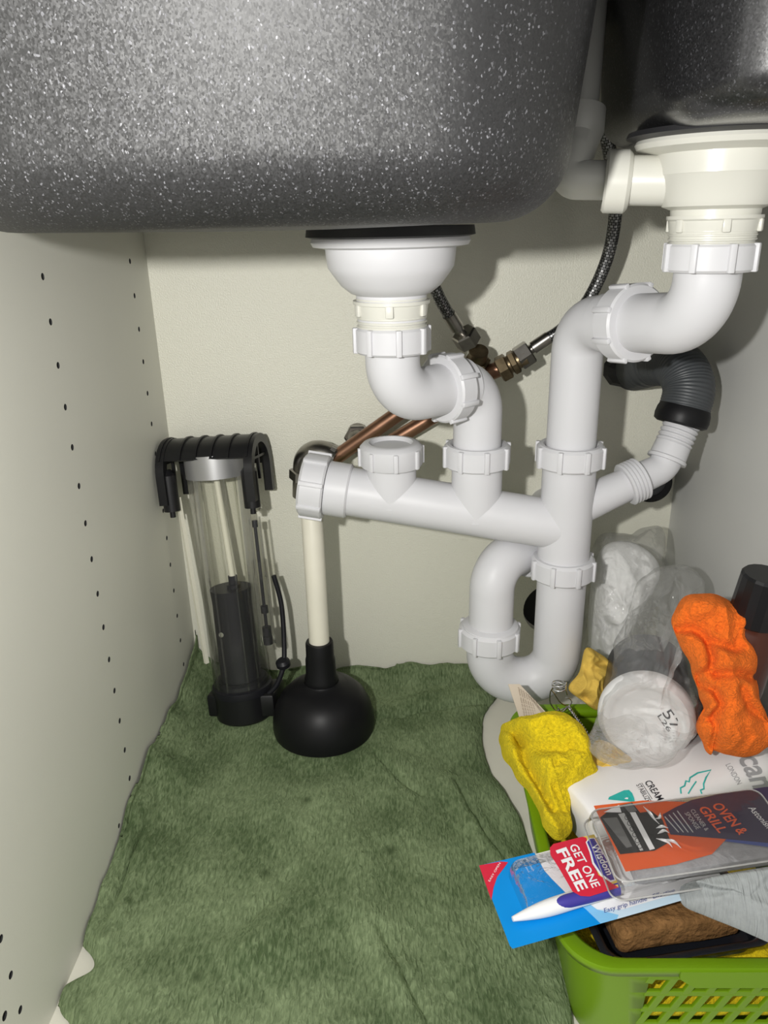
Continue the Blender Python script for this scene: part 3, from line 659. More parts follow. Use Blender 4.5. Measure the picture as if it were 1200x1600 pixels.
l_, r_ = resample(tl_px, NV), resample(tr_px, NV)
def seg_d(p, a, b):
    a, b = V(a), V(b); ab = b - a; t = max(0, min(1, (p - a).dot(ab) / ab.length_squared)); return (p - (a + ab * t)).length, t
def fpx(*pp): return [at(x, y, Z=ZF + .008).xy for x, y in pp]
creases = [(fpx((700, 1215), (745, 1300), (790, 1350)), .0065, .010), (fpx((580, 1450), (620, 1530), (660, 1600)), .006, .012), (fpx((230, 1330), (185, 1430), (160, 1480)), .007, .010), (fpx((560, 1120), (660, 1095), (760, 1085)), .007, .014), (fpx((205, 1330), (160, 1400), (140, 1450)), .006, .009), (fpx((600, 1170), (690, 1230), (740, 1290)), .004, .02), (fpx((480, 1460), (400, 1480), (330, 1500)), .003, .02), (fpx((400, 1110), (330, 1130), (270, 1220)), .006, .02), (fpx((620, 1055), (690, 1060), (760, 1050)), .008, .012)]
creases += [(fpx(*pp), h_, w_) for h_, w_, pp in ((-.007, .0035, ((712, 1222), (752, 1300), (795, 1352))), (-.007, .004, ((592, 1452), (632, 1530), (672, 1602))), (-.007, .0035, ((252, 1262), (212, 1335), (188, 1392), (168, 1440))), (-.006, .004, ((575, 1130), (665, 1108), (765, 1096))), (-.005, .004, ((455, 1360), (430, 1400), (390, 1440))), (.006, .012, ((440, 1440), (380, 1500), (330, 1580))), (.007, .016, ((520, 1240), (560, 1340), (560, 1440))), (-.006, .004, ((340, 1105), (300, 1150), (272, 1210))), (-.005, .0035, ((585, 1180), (620, 1215), (660, 1240))))]
bm = bmesh.new(); grid = []
for i in range(NV):
    row = []; v = i / (NV - 1)
    for j in range(NU):
        u = j / (NU - 1); p = l_[i].lerp(r_[i], u); x, y = p.x, p.y
        z = .007 + .0058 * noise.noise(V((x * 14, y * 14, 2))) + .0032 * noise.noise(V((x * 34, y * 34, 5))) + .0007 * noise.noise(V((x * 120, y * 90, 7)))
        for cr, hgt, wd in creases:
            for a, b in zip(cr, cr[1:]):
                d, t = seg_d(V((x, y)), a, b)
                if d < wd * 3: z += hgt * math.exp(-(d / wd) ** 2) * (.6 if t in (0, 1) else .75)
        dl = x - XL
        edge = min(u, 1 - u) * (r_[i] - l_[i]).length
        z -= .005 * max(0, 1 - edge / .012) ** 2
        lift = 0
        if y > .47:                                # the left edge rides up the cabinet side
            lift = .034 * max(0, 1 - dl / .055) ** 1.6 * min(1, (y - .47) / .12) * (1 + .25 * noise.noise(V((y * 30, 0, 3))))
        back = max(0, 1 - v / .075)
        lift += (.010 + .008 * noise.noise(V((x * 28, 1, 3)))) * back ** 1.2
        # flatten under the plunger cup and canister foot
        z = max(z, .002)
        dd = ((x - PX) ** 2 + (y - PY) ** 2) ** .5
        k1 = min(1, max(0, (dd - .050) / .022)); dc = ((x - CB.x) ** 2 + (y - CB.y) ** 2) ** .5; k2 = min(1, max(0, (dc - .038) / .02))
        z = .009 + (z - .009) * min(k1, k2); lift *= min(k1, k2)
        x = max(x, XL + .0035); y = min(y, YB - .004)
        row.append(bm.verts.new((x, y, ZF + max(.002, z) + lift)))
    grid.append(row)
for i in range(NV - 1):
    for j in range(NU - 1): bm.faces.new((grid[i][j], grid[i + 1][j], grid[i + 1][j + 1], grid[i][j + 1]))
tw = obj('floor_towel', bm, 'towel', None, angle=80, solid=.0018, off=-1)
tag(tw, 'rumpled dark green terry towel spread over the cabinet floor', 'towel')

# ------------------------------------------------------------ green basket
ZR = -.43
bx0, bx1, by0, by1 = .104, .297, .343, .600
bk = thing('storage_basket', ((bx0 + bx1) / 2, (by0 + by1) / 2, ZF), 'lime green plastic basket full of cleaning things at lower right', 'basket')
def bring(z, grow=0):
    t = (ZR - z) / .098; e = -.013 * t + grow
    return [V((x, y, z)) for x, y in rrect((bx0 + bx1) / 2, (by0 + by1) / 2, (bx1 - bx0) / 2 + e, (by1 - by0) / 2 + e, .032 + min(0, grow), 12)]
zs = [ZR, ZR - .016, ZR - .032, ZR - .050, ZR - .068, ZR - .086, ZF + .002]
bm = bmesh.new(); R = [[bm.verts.new(p) for p in bring(z)] for z in zs]; n = len(R[0])
lat0, lat1 = bx0 + .048, bx1 - .034
for a in range(len(zs) - 1):
    for i in range(n):
        j = (i + 1) % n; m_ = (R[0][i].co + R[0][j].co) / 2
        if 0 < a < 5 and m_.y < by0 + .004 and abs(R[0][i].co.x - R[0][j].co.x) > .05: 
            # solid cheeks left and right of the pierced front panel
            for side in (0, 1):
                A_, B_ = (R[a][i], R[a + 1][i]) if side == 0 else (R[a][j], R[a + 1][j])
                xe = lat0 if (A_.co.x < .2) else lat1
                q1_ = bm.verts.new((xe, A_.co.y, A_.co.z)); q2_ = bm.verts.new((xe, B_.co.y, B_.co.z)); bm.faces.new((A_, q1_, q2_, B_))
            continue
        bm.faces.new((R[a][i], R[a][j], R[a + 1][j], R[a + 1][i]))
bm.faces.new(R[-1])
obj('basket_wall', bm, 'green', bk, angle=45, solid=.0022, off=0)
bm = bmesh.new()                                   # pierced front: level bars and slanting bars
yf = lambda z: by0 + .013 * (ZR - z) / .098
for z in [ZR - .016 - .0175 * q for q in range(5)]:
    box(bm, Matrix.Translation(((lat0 + lat1) / 2, yf(z), z)), lat1 - lat0 + .002, .0026, .0045, .0006)
xq = lat0 - .02
while xq < lat1 + .001:
    za, zb3 = ZR - .016, ZR - .086; xa, xb = xq + .022, xq
    a0 = max(0, (lat0 - xb) / .022); a1 = min(1, (lat1 - xb) / .022)
    if a1 > a0:
        pa = V((xb + .022 * a0, yf(zb3 + .07 * a0), zb3 + .07 * a0)); pb = V((xb + .022 * a1, yf(zb3 + .07 * a1), zb3 + .07 * a1))
        box(bm, frame((pa + pb) / 2, pb - pa, (1, 0, 0)), .0052, .0026, (pb - pa).length, .0006)
    xq += .0143
obj('pierced_front', bm, 'green', bk, smooth=False)
bm = bmesh.new()
loft(bm, [bring(ZR - .005, .0075), bring(ZR + .0005, .0080), bring(ZR + .0025, .0070), bring(ZR + .0025, .0005), bring(ZR + .0005, -.0018), bring(ZR - .006, -.0016)], False, False)
obj('rim', bm, 'green', bk, angle=50, solid=.0014, off=-1)
bm = bmesh.new()                                   # deeper lip of the front hand grip
yl = by0 - .0078; g0 = .176
prism(bm, [(g0 - .010, ZR + .001), (bx1 - .03, ZR + .001), (bx1 - .03, ZR - .0125), (g0, ZR - .0125), (g0 - .010, ZR - .005)], Matrix(((1, 0, 0, 0), (0, 0, 1, 0), (0, 1, 0, 0), (0, 0, 0, 1))), yl - .001, yl + .0012)
obj('hand_grip', bm, 'green', bk, smooth=False)

# crumpled cloth in the bottom of the basket
bo = [V((x, y, -.488)) for x, y in rrect(.196, .470, .080, .117, .03, 3)]
tag(obj('cleaning_cloth', pillow(bo, (.196, .472, -.488), UP, .035, .038, amp=.009, freq=26, seed=3), 'yellow', None, angle=80), 'crumpled yellow cloth packed in the basket, seen through the holes of its front', 'cloth')

# ------------------------------------------------------------ white bottle lying in the basket
bl = thing('plastic_bottle', (.21, .46, -.42), 'white plastic cream bottle with teal leaf print lying across the basket', 'bottle')
b0 = at(897, 1262, Z=-.418); b0 = V((b0.x, b0.y, -.424)); bdir = V((.920, .39, 0)).normalized()
BM = frame(b0, bdir, (-bdir.y, bdir.x, 0))         # local x = across (away), y = up, z = along
bm = bmesh.new(); rings = []
def bring2(hx, hy, z, e=2.7, n=56):
    r = []
    for i in range(n):
        a = 2 * PI * i / n; c, s_ = math.cos(a), math.sin(a)
        r.append(BM @ V((math.copysign(abs(c) ** (2 / e), c) * hx, math.copysign(abs(s_) ** (2 / e), s_) * hy, z)))
    return r
for z, s_ in ((0, .80), (.001, .88), (.003, .94), (.007, .985), (.012, 1), (.06, 1), (.105, 1), (.135, 1), (.160, 1), (.168, .97), (.176, .85), (.180, .6)): rings.append(bring2(.032 * s_, .0200 * s_, z))
loft(bm, rings)
bmesh.ops.recalc_face_normals(bm, faces=bm.faces[:])
bob = obj('bottle_body', bm, 'bottle', bl, angle=60); bsf = surf(bob)
bm = bmesh.new(); lathe(bm, [(.012, .176), (.012, .184), (.0115, .1841), (.0115, .188), (0, .188)], BM, 36); obj('bottle_cap', bm, 'white', bl)
c4 = lambda x, y: (900 + .25 * x, 1200 + .25 * y)
textq('CREAM', c4(425, 92), c4(508, 208), c4(466, 76), bsf, 'ink', bob, bold=.01)
textq('STABILIZER', c4(374, 110), c4(450, 232), c4(402, 98), bsf, 'ink', bob)
bm = bmesh.new(); tube(bm, [bsf(*c4(410 + q * 13, 95 + q * 20), .0003) for q in range(6)], .0002, 6); obj('print_rule', bm, 'ink', bob)
textq('LONDON', (1133, 1196), (1151, 1226), (1141, 1193), bsf, 'brandgrey', bob)
textq('can', (1151, 1184), (1176, 1232), (1178, 1180), bsf, 'brandgrey', bob, bold=.02)
polyq('teal_patch', [c4(200, 200), c4(205, 185), c4(300, 142), c4(330, 140), c4(350, 160), c4(362, 190), c4(365, 215)], bsf, 'teal', bob, .0006)
polyq('teal_patch', [c4(300, 196), c4(312, 188), c4(325, 190), c4(322, 200)], bsf, 'paperwhite', bob, .0009)
leaf = [(655, 160), (652, 125), (678, 112), (686, 82), (706, 88), (712, 62), (760, 32), (842, 14), (812, 60), (796, 100), (798, 130), (776, 138), (784, 160)]
bm = bmesh.new(); tube(bm, [bsf(*c4(*p), .0003) for p in leaf], .0006, 6); tube(bm, [bsf(*c4(*p), .0003) for p in ((700, 160), (725, 120), (750, 85))], .0005, 6); obj('leaf_print', bm, 'teal', bob)

# ------------------------------------------------------------ toothbrush blister pack
TP = plane((0, 0, -.4035), UP); ZTB = -.4035
t0, t1 = at(800, 1480, Z=ZTB), at(1060, 1405, Z=ZTB); tu = (t1 - t0).normalized(); tv = V((-tu.y, tu.x, 0))
tb_ = thing('toothbrush_pack', t0, 'blue toothbrush blister card with red offer flash jutting over the basket rim', 'blister pack')
tq = at(752, 1356, Z=ZTB) - t0; wd = tq.length; tv = tq / wd
TM = Matrix(((tu.x, tv.x, 0, t0.x), (tu.y, tv.y, 0, t0.y), (0, 0, 1, ZTB), (0, 0, 0, 1)))
LN = .152
bm = bmesh.new(); prism(bm, rrect(LN / 2, wd / 2, LN / 2, wd / 2, .003, 4), TM, -.0008, 0); tcard = obj('backing_card', bm, 'paperwhite', tb_, smooth=False)
c5 = lambda x, y: (740 + .2833 * x, 1280 + .2835 * y)
polyq('blue_print', [c5(30, 258), c5(335, 186), c5(360, 230), c5(390, 285), c5(430, 330), c5(540, 440), c5(620, 490), c5(720, 560), c5(700, 578), c5(215, 716), c5(200, 700)], TP, 'blue', tcard)
polyq('blue_print', [c5(540, 440), c5(600, 440), c5(680, 500), c5(800, 530), c5(790, 553), c5(700, 578), c5(620, 500)], TP, 'lblue', tcard, .0004)
polyq('blue_print', [c5(680, 500), c5(820, 500), c5(1160, 400), c5(1165, 445), c5(790, 553)], TP, 'pblue', tcard, .00035)
polyq('red_corner', [c5(30, 258), c5(150, 236), c5(190, 240), c5(165, 275), c5(130, 320), c5(110, 380), c5(98, 450)], TP, 'red', tcard, .0005)
textq('EASY OPEN', c5(90, 350), c5(150, 248), c5(80, 345), TP, 'paperwhite', tcard, .0008)
textq('toothbrush', c5(285, 222), c5(325, 290), c5(297, 218), TP, 'pblue', tcard, .0006)
textq('value pack', c5(262, 230), c5(300, 300), c5(274, 226), TP, 'pblue', tcard, .0006)
textq('Easy grip handle · Effective', c5(722, 528), c5(1112, 415), c5(718, 495), TP, 'inkblue', tcard, .0006)
def blister(mx, outline_fn, h, steps=6):
    rings = [outline_fn(0)] + [outline_fn(.0025 * (1 - math.cos(PI / 2 * q / steps)) + .0012) for q in range(steps + 1)]
    zsx = [0] + [h * math.sin(PI / 2 * q / steps) for q in range(steps + 1)]
    bm = bmesh.new(); loft(bm, [[mx @ V((x, y, z)) for x, y in r] for r, z in zip(rings, zsx)], False, True); return bm
BH = .011
obj('blister', blister(TM, lambda e: rrect(.012 + .069, .013 + .020, .067 - e, .0205 - e, .006, 6), BH), 'blister', tb_, angle=50)
ha, hb_ = at(801, 1436, Z=ZTB + .005), at(960, 1386, Z=ZTB + .006)
def handle(a, b, n=18, shape=None):
    return [a.lerp(b, q / n) for q in range(n + 1)]
bm = bmesh.new(); tube(bm, handle(ha, hb_), lambda t, l: .0012 + .0040 * math.sin(min(1, t * 2.2 + .05) * PI / 2), 24); bhd = obj('brush_handle', bm, 'white', tb_)
g_a, g_b = at(852, 1417, Z=ZTB + .0075), at(965, 1388, Z=ZTB + .0075)
bm = bmesh.new(); tube(bm, handle(g_a, g_b), lambda t, l: .0006 + .0036 * math.sin(min(1, t * 3 + .02) * PI / 2), 20); obj('brush_grip', bm, 'navy', bhd)
TPT = plane((0, 0, ZTB + BH + .0004), UP)            # paper sleeve glued on top of the blister
def up5(x, y): return c5(x, y)
olab = polyq('offer_label', [c5(440, 138), c5(600, 98), c5(622, 104), c5(650, 240), c5(690, 310), c5(800, 378), c5(640, 428), c5(590, 425), c5(545, 400), c5(470, 270), c5(425, 200), c5(420, 160)], TPT, 'red', tb_)
polyq('offer_label', [c5(600, 98), c5(665, 85), c5(790, 340), c5(800, 378), c5(690, 310), c5(640, 190)], TPT, 'yellowp', olab, .0002)
polyq('brand_oval', [c5(618, 130), c5(636, 108), c5(668, 106), c5(740, 230), c5(785, 340), c5(755, 352), c5(700, 315), c5(655, 250), c5(640, 190)], TPT, 'paperwhite', olab, .0006)
polyq('brand_oval', [c5(625, 132), c5(640, 114), c5(664, 112), c5(735, 235), c5(776, 338), c5(755, 343), c5(705, 306), c5(664, 245), c5(648, 185)], TPT, 'navy', olab, .0009)
textq('Wisdom', c5(645, 152), c5(735, 318), c5(684, 142), TPT, 'paperwhite', olab, .0013, bold=.015)
textq('GET ONE', c5(524, 152), c5(655, 385), c5(570, 138), TPT, 'paperwhite', olab, .0008, bold=.015)
textq('FREE', c5(452, 178), c5(575, 405), c5(510, 158), TPT, 'paperwhite', olab, .0008, bold=.03)

# ------------------------------------------------------------ oven sponge pack
ZO = -.3800
op = thing('sponge_pack', at(955, 1385, Z=ZO), 'clear plastic box with orange and purple oven sponge card on top of the pile', 'box')
o0, o1_, o2_ = at(962, 1384, Z=ZO), at(1200, 1349, Z=ZO), at(914, 1262, Z=ZO)
ou = (o1_ - o0).normalized(); ovv = V((-ou.y, ou.x, 0)); OW = (o2_ - o0).length; ovv = (o2_ - o0) / OW; osh = 0
OM = Matrix(((ou.x, ovv.x, 0, o0.x + ou.x * min(0, osh)), (ou.y, ovv.y, 0, o0.y + ou.y * min(0, osh)), (0, 0, 1, ZO), (0, 0, 0, 1)))
OL = .130
bm = bmesh.new(); rg = []
for e, z in ((-.001, -.0122), (-.001, -.0120), (0, -.0116), (.0008, -.004), (.0014, -.0015), (.003, 0)): rg.append([OM @ V((x, y, z)) for x, y in rrect(OL / 2, OW / 2, OL / 2 - e, OW / 2 - e, .008, 6)])
loft(bm, rg, False, True); obj('clear_shell', bm, 'box', op, angle=40)
bm = bmesh.new()
loft(bm, [[OM @ V((x, y, z)) for x, y in rrect(OL / 2, OW / 2, OL / 2 + .0012, OW / 2 + .0012, .009, 6)] for z in (-.0125, -.0105)], False, False)
obj('shell_flange', bm, 'box', op, angle=40)
M['shell_edge'] = film('shell_edge_highlight', (.95, .95, .94), .1, refl=.8, milk=.35)  # milky tint puts the highlight along the box edges into the colour
bm = bmesh.new()
for z, g in ((-.0008, -.0022), (-.0115, .0012)):
    lp_ = [OM @ V((x, y, z)) for x, y in rrect(OL / 2, OW / 2, OL / 2 + g, OW / 2 + g, .008, 6)]
    tube(bm, lp_ + lp_[:2], .0006, 8)
obj('shell_edge', bm, 'shell_edge', op)
OPn = plane((0, 0, ZO - .0022), UP)
bm = bmesh.new(); box(bm, OM @ Matrix.Translation((OL / 2 + .006, OW / 2 + .001, -.0072)), OL - .020, OW - .012, .0088, .003); obj('sponge_block', bm, 'pad', op)
pcard = polyq('card_print', [c4(*p) for p in ((110, 238), (420, 205), (720, 215), (1215, 118), (1215, 470), (940, 445), (850, 540), (620, 605), (310, 650))], OPn, 'porange', op)
polyq('card_print', [c4(*p) for p in ((540, 295), (620, 250), (720, 205), (900, 165), (1215, 118), (1215, 475), (900, 445), (590, 420))], OPn, 'purple', pcard, .0006)
polyq('card_print', [c4(*p) for p in ((940, 447), (1215, 475), (1215, 500), (930, 462))], OPn, 'inkblue', pcard, .0006)
polyq('oven_picture', [c4(*p) for p in ((150, 315), (240, 245), (350, 222), (400, 285), (470, 275), (540, 330), (590, 465), (490, 522), (275, 545))], OPn, 'dgrey', pcard, .0008)
polyq('oven_picture', [c4(*p) for p in ((165, 322), (255, 316), (350, 498), (315, 508))], OPn, 'ogrey', pcard, .0011)
polyq('oven_picture', [c4(*p) for p in ((262, 295), (300, 288), (420, 522), (400, 526), (350, 440))], OPn, 'lgrey', pcard, .0011)
polyq('oven_picture', [c4(*p) for p in ((335, 285), (370, 283), (492, 512), (460, 522))], OPn, 'paperwhite', pcard, .0011)
polyq('oven_picture', [c4(*p) for p in ((172, 284), (268, 238), (284, 286))], OPn, 'paperwhite', pcard, .0011)
polyq('oven_picture', [c4(*p) for p in ((290, 240), (345, 226), (380, 275), (330, 285))], OPn, 'ogrey', pcard, .0011)
for q in range(6):
    bm = bmesh.new(); pts = [OPn(*c4(318 + q * 16 + 14 * math.cos(a), 318 + q * 36 + 15 * math.sin(a)), .0013) for a in [2 * PI * z / 12 for z in range(13)]]; tube(bm, pts, .00018, 5); obj('coil_print', bm, 'dgrey', pcard)
for pts in (((420, 250), (460, 290), (490, 330), (520, 360)), ((525, 290), (520, 320), (495, 325)), ((500, 385), (540, 375), (575, 385)), ((510, 420), (550, 400), (580, 415)), ((500, 450), (570, 470), (600, 505)), ((540, 455), (610, 470), (655, 510))):
    bm = bmesh.new(); tube(bm, catmull([OPn(*c4(*p), .0013) for p in pts], 4), lambda t, l: .0002 + .0012 * math.sin(PI * t) ** 2 * (1 - t * .5), 6); obj('splash_print', bm, 'paperwhite', pcard)
textq('OVEN &', c4(842, 240), c4(1020, 428), c4(905, 220), OPn, 'orange_text', pcard, .0010, bold=.02)
textq('GRILL', c4(758, 258), c4(892, 415), c4(820, 243), OPn, 'orange_text', pcard, .0010, bold=.02)
textq('CLEANER &', c4(712, 272), c4(808, 402), c4(736, 262), OPn, 'lgrey', pcard, .0010)
textq('SPONGE', c4(676, 290), c4(752, 392), c4(702, 280), OPn, 'lgrey', pcard, .0010)
textq('Astonish', c4(1072, 256), c4(1190, 385), c4(1112, 246), OPn, 'paperwhite', pcard, .0010, bold=.01)
for q in range(4):
    bm = bmesh.new(); tube(bm, [OPn(*c4(555 + q * 26, 312 - q * 12), .001), OPn(*c4(640 + q * 30, 408), .001)], .0004, 5); obj('small_print', bm, 'lgrey', pcard)
for q in range(3): textq(['ceramic hob', 'stainless steel', 'grill pan'][q], c4(460 + q * 20, 560 - q * 18), c4(650 + q * 90, 575 - q * 50), c4(460 + q * 20, 548 - q * 18), OPn, 'ink', pcard, .0010) if False else None

# ------------------------------------------------------------ sponge in a black tray, grey cloth
ty = thing('plastic_tray', at(1040, 1480, Z=-.452), 'shallow black plastic tray holding the brown sponge at the front of the basket', 'tray')
y0 = at(946, 1440, Z=-.430); y1 = at(990, 1512, Z=-.430); y2 = at(1200, 1478, Z=-.430)
yu = (y2 - y1).normalized(); yv = V((-yu.y, yu.x, 0)); YM_ = Matrix(((yu.x, yv.x, 0, y1.x), (yu.y, yv.y, 0, y1.y), (0, 0, 1, -.430), (0, 0, 0, 1)))
TW, TD = .105, .060
bm = bmesh.new(); rg = []
for e, z in ((0, 0), (-.0035, -.0005), (-.004, .0012), (-.0005, .0016), (.0025, -.001), (.004, -.012), (.008, -.014)): rg.append([YM_ @ V((x - .012, y + .004, z)) for x, y in rrect(TW / 2, TD / 2, TW / 2 - e, TD / 2 - e, .012, 7)])
loft(bm, rg[1:], False, True); obj('tray_shell', bm, 'tray', ty, angle=50, solid=.001)
sp = bmesh.new(); box(sp, YM_ @ Matrix.Translation((TW / 2 - .012, TD / 2 + .006, .0015)), TW - .020, TD - .018, .021, .005, 4)
bmesh.ops.subdivide_edges(sp, edges=sp.edges[:], cuts=5, use_grid_fill=True)
for v in sp.verts: v.co += V((noise.noise(v.co * 160), noise.noise(v.co * 160 + V((9, 0, 0))), noise.noise(v.co * 120 + V((0, 5, 0))))) * .0013
tag(obj('scouring_sponge', sp, 'sponge', None, angle=80), 'brown rough sponge block lying in the black tray', 'sponge')
gz = -.388
go = [at(x, y, Z=z) for x, y, z in ((1062, 1392, -.402), (1075, 1380, -.392), (1130, 1368, -.385), (1200, 1356, -.378), (1250, 1350, -.38), (1270, 1420, -.39), (1245, 1490, -.405), (1200, 1472, -.405), (1150, 1450, -.405), (1105, 1432, -.405), (1068, 1415, -.405))]
gc = at(1165, 1412, Z=-.392)
tag(obj('folded_cloth', pillow(go, gc, (0, -.25, 1), .010, .004, amp=.002, freq=40, seed=12), 'greycloth', None, angle=80), 'pale grey ribbed knit cloth beside the sponge at the right edge', 'cloth')

# ------------------------------------------------------------ cloths
def outl(pts): return [at(x, y, Y=Y) for x, y, Y in pts]
yo = [at(x, y, Z=z) for x, y, z in ((781, 1145, -.425), (800, 1125, -.40), (850, 1114, -.385), (890, 1118, -.385), (918, 1150, -.39), (925, 1185, -.40), (935, 1210, -.41), (905, 1235, -.415), (890, 1262, -.42), (893, 1300, -.422), (872, 1314, -.425), (850, 1295, -.427), (832, 1250, -.428), (800, 1205, -.428), (782, 1175, -.428))]
def yfold(b, s): return 1.4 * (ridged(b, 17, 31) - .4)
yc = at(855, 1195, Z=-.405)
def ln(z, h, w, *pp): return ([V(p) for p in pp], h, w * 1750)
ylines = [ln(-.412, .013, .0085, (792, 1160), (800, 1195), (826, 1240), (850, 1278), (868, 1305)), ln(-.404, -.011, .0050, (812, 1148), (822, 1190), (842, 1222), (866, 1262)),
          ln(-.395, .007, .008, (818, 1132), (862, 1122), (900, 1142), (922, 1180)), ln(-.40, -.008, .0045, (812, 1150), (842, 1162), (880, 1170), (892, 1165)),
          ln(-.402, .007, .006, (846, 1192), (872, 1182), (886, 1192), (874, 1214)), ln(-.405, -.009, .0045, (868, 1225), (874, 1240), (884, 1262)), ln(-.405, .006, .006, (905, 1190), (900, 1215))]
yl_ = obj('cleaning_cloth', pillow(yo, yc, (-.1, -.55, .85), .018, .008, rings=80, seg=300, amp=.0040, freq=30, seed=5, edge=.002, lines=ylines, fuzz=.0009, fz=420), 'yellow', None, angle=80)
tag(yl_, 'bright yellow terry cloth draped over the left rim of the green basket', 'cloth')
yo2 = [at(x, y, Z=z) for x, y, z in ((925, 1165, -.415), (945, 1158, -.41), (980, 1180, -.41), (1000, 1195, -.412), (985, 1215, -.415), (940, 1225, -.42), (905, 1230, -.42))]
tag(obj('cleaning_cloth', pillow(yo2, at(950, 1195, Z=-.41), (-.1, -.5, .85), .008, .010, amp=.003, freq=50, seed=8), 'chamois', None, angle=80), 'mustard yellow cloth corner tucked between the yellow cloth and the white bottle', 'cloth')
co_ = outl([(888, 1075, .60), (905, 1050, .61), (915, 1013, .625), (935, 1020, .625), (953, 1035, .62), (958, 1060, .61), (952, 1090, .60), (935, 1110, .59), (910, 1095, .59)])
tag(obj('cleaning_cloth', pillow(co_, at(928, 1065, Y=.60), (-.1, -.8, .55), .012, .012, amp=.007, freq=40, seed=21), 'chamois', None, angle=80), 'pale mustard cloth bunched behind the metal whisk beside the trap', 'cloth')
oo = outl([(1050, 955, 0.541), (1068, 935, 0.546), (1105, 928, 0.547), (1140, 935, 0.546), (1168, 965, 0.539), (1180, 1010, 0.528), (1184, 1060, 0.516), (1192, 1110, 0.504), (1215, 1150, 0.494), (1195, 1168, 0.490), (1175, 1186, 0.486), (1140, 1180, 0.487), (1118, 1172, 0.489), (1112, 1183, 0.486), (1098, 1165, 0.491), (1088, 1135, 0.498), (1096, 1115, 0.503), (1090, 1080, 0.511), (1072, 1030, 0.523), (1052, 985, 0.534)])
def ofold(b, s): return 1.0 * (ridged(b, 22, 77) - .4) + .7 * (ridged(b, 60, 17) - .4)
def lny(h, w, *pp): return ([V(p[:2]) for p in pp], h, w * 1900)
olines = [lny(-.010, .004, (1056, 984, .585), (1085, 982, .575), (1112, 1002, .572), (1150, 1014, .57)), lny(.009, .010, (1070, 955, .59), (1110, 948, .59), (1150, 965, .58)),
          lny(-.010, .0035, (1106, 1004, .57), (1114, 1026, .567), (1110, 1046, .562), (1092, 1054, .56)), lny(-.010, .004, (1122, 1052, .56), (1152, 1052, .56), (1182, 1058, .565)),
          lny(.008, .007, (1096, 1020, .57), (1092, 1040, .567)), lny(.008, .012, (1142, 1035, .565), (1165, 1030, .567)),
          lny(-.009, .0035, (1092, 1068, .56), (1118, 1080, .55), (1126, 1100, .545), (1112, 1122, .54), (1100, 1122, .54)), lny(.007, .005, (1105, 1088, .55), (1114, 1104, .545)),
          lny(-.008, .004, (1160, 1075, .55), (1170, 1105, .545), (1196, 1125, .545)), lny(.009, .014, (1145, 1090, .545), (1145, 1150, .525)), lny(-.007, .0035, (1120, 1130, .53), (1115, 1165, .52))]
tag(obj('cleaning_cloth', pillow(oo, at(1125, 1050, Y=.512), (-.25, -.8, .55), .020, .006, rings=100, seg=360, amp=.0052, freq=34, seed=2, fold=ofold, edge=.004, exp=3, lines=olines, fuzz=.0004, fz=560), 'orange', None, angle=80), 'bright orange microfibre cloth crumpled on top of the pile at right', 'cloth')

# ------------------------------------------------------------ leaflet, wire whisk
lf = thing('paper_leaflet', at(830, 1110, Z=-.41), 'yellowed printed paper strip poking up behind the yellow cloth', 'paper')
lpts = [at(794, 1069, Y=.585), at(812, 1069, Y=.586), at(858, 1118, Y=.578), at(862, 1135, Y=.57), at(818, 1140, Y=.57)]
bm = bmesh.new(); fr = [bm.verts.new(p) for p in lpts]; bm.faces.new(fr); obj('paper_sheet', bm, 'paper', lf, smooth=False, solid=.0008)
ln_ = (lpts[1] - lpts[0]).cross(lpts[4] - lpts[0]).normalized(); LPn = plane(lpts[0], ln_ if ln_.y < 0 else -ln_)
for q in range(8):
    t = (q + .6) / 8; a = (806 + 30 * t, 1072 + 22 * t); b = (817 + 30 * t * 1.0, 1128 - 6 * t)
    textq('please read all of this side', a, b, (a[0] + 3, a[1] + .5), LPn, 'lettering_tan', lf, .0012)
wk = thing('wire_whisk', at(870, 1085, Y=.59), 'small twisted steel wire whisk leaning behind the yellow cloth', 'whisk')
wp = lambda x, y, Y: at(x, y, Y=Y)
bm = bmesh.new(); tw0, tw1 = wp(888, 1104, .582), wp(925, 1156, .55); d = (tw1 - tw0); Bs = basis(d)
for ph in (0, PI): tube(bm, [tw0 + d * (q / 60) + Bs @ V((math.cos(q * .75 + ph), math.sin(q * .75 + ph), 0)) * .0009 for q in range(61)], .0008, 8)
obj('twisted_shank', bm, 'steel', wk)
bm = bmesh.new()
loops = [[(888, 1104), (876, 1098), (866, 1084), (862, 1078), (868, 1074), (882, 1076), (886, 1086)], [(888, 1104), (893, 1098), (890, 1092), (884, 1090)], [(888, 1104), (870, 1110), (860, 1098), (860, 1082), (864, 1074)], [(886, 1106), (878, 1112), (872, 1106)]]
for q, lp_ in enumerate(loops): tube(bm, catmull([wp(x, y, .588 - .004 * q) for x, y in lp_], 6), .0006, 8)
obj('wire_loop', bm, 'steel', wk)
bm = bmesh.new(); c = wp(873, 1077, .588); tube(bm, [c + V((math.cos(a) * (.0062), math.sin(a) * .006, .0012 * a / PI)) for a in [q * PI / 12 for q in range(73)]], .0006, 8); obj('wire_coil', bm, 'steel', wk)

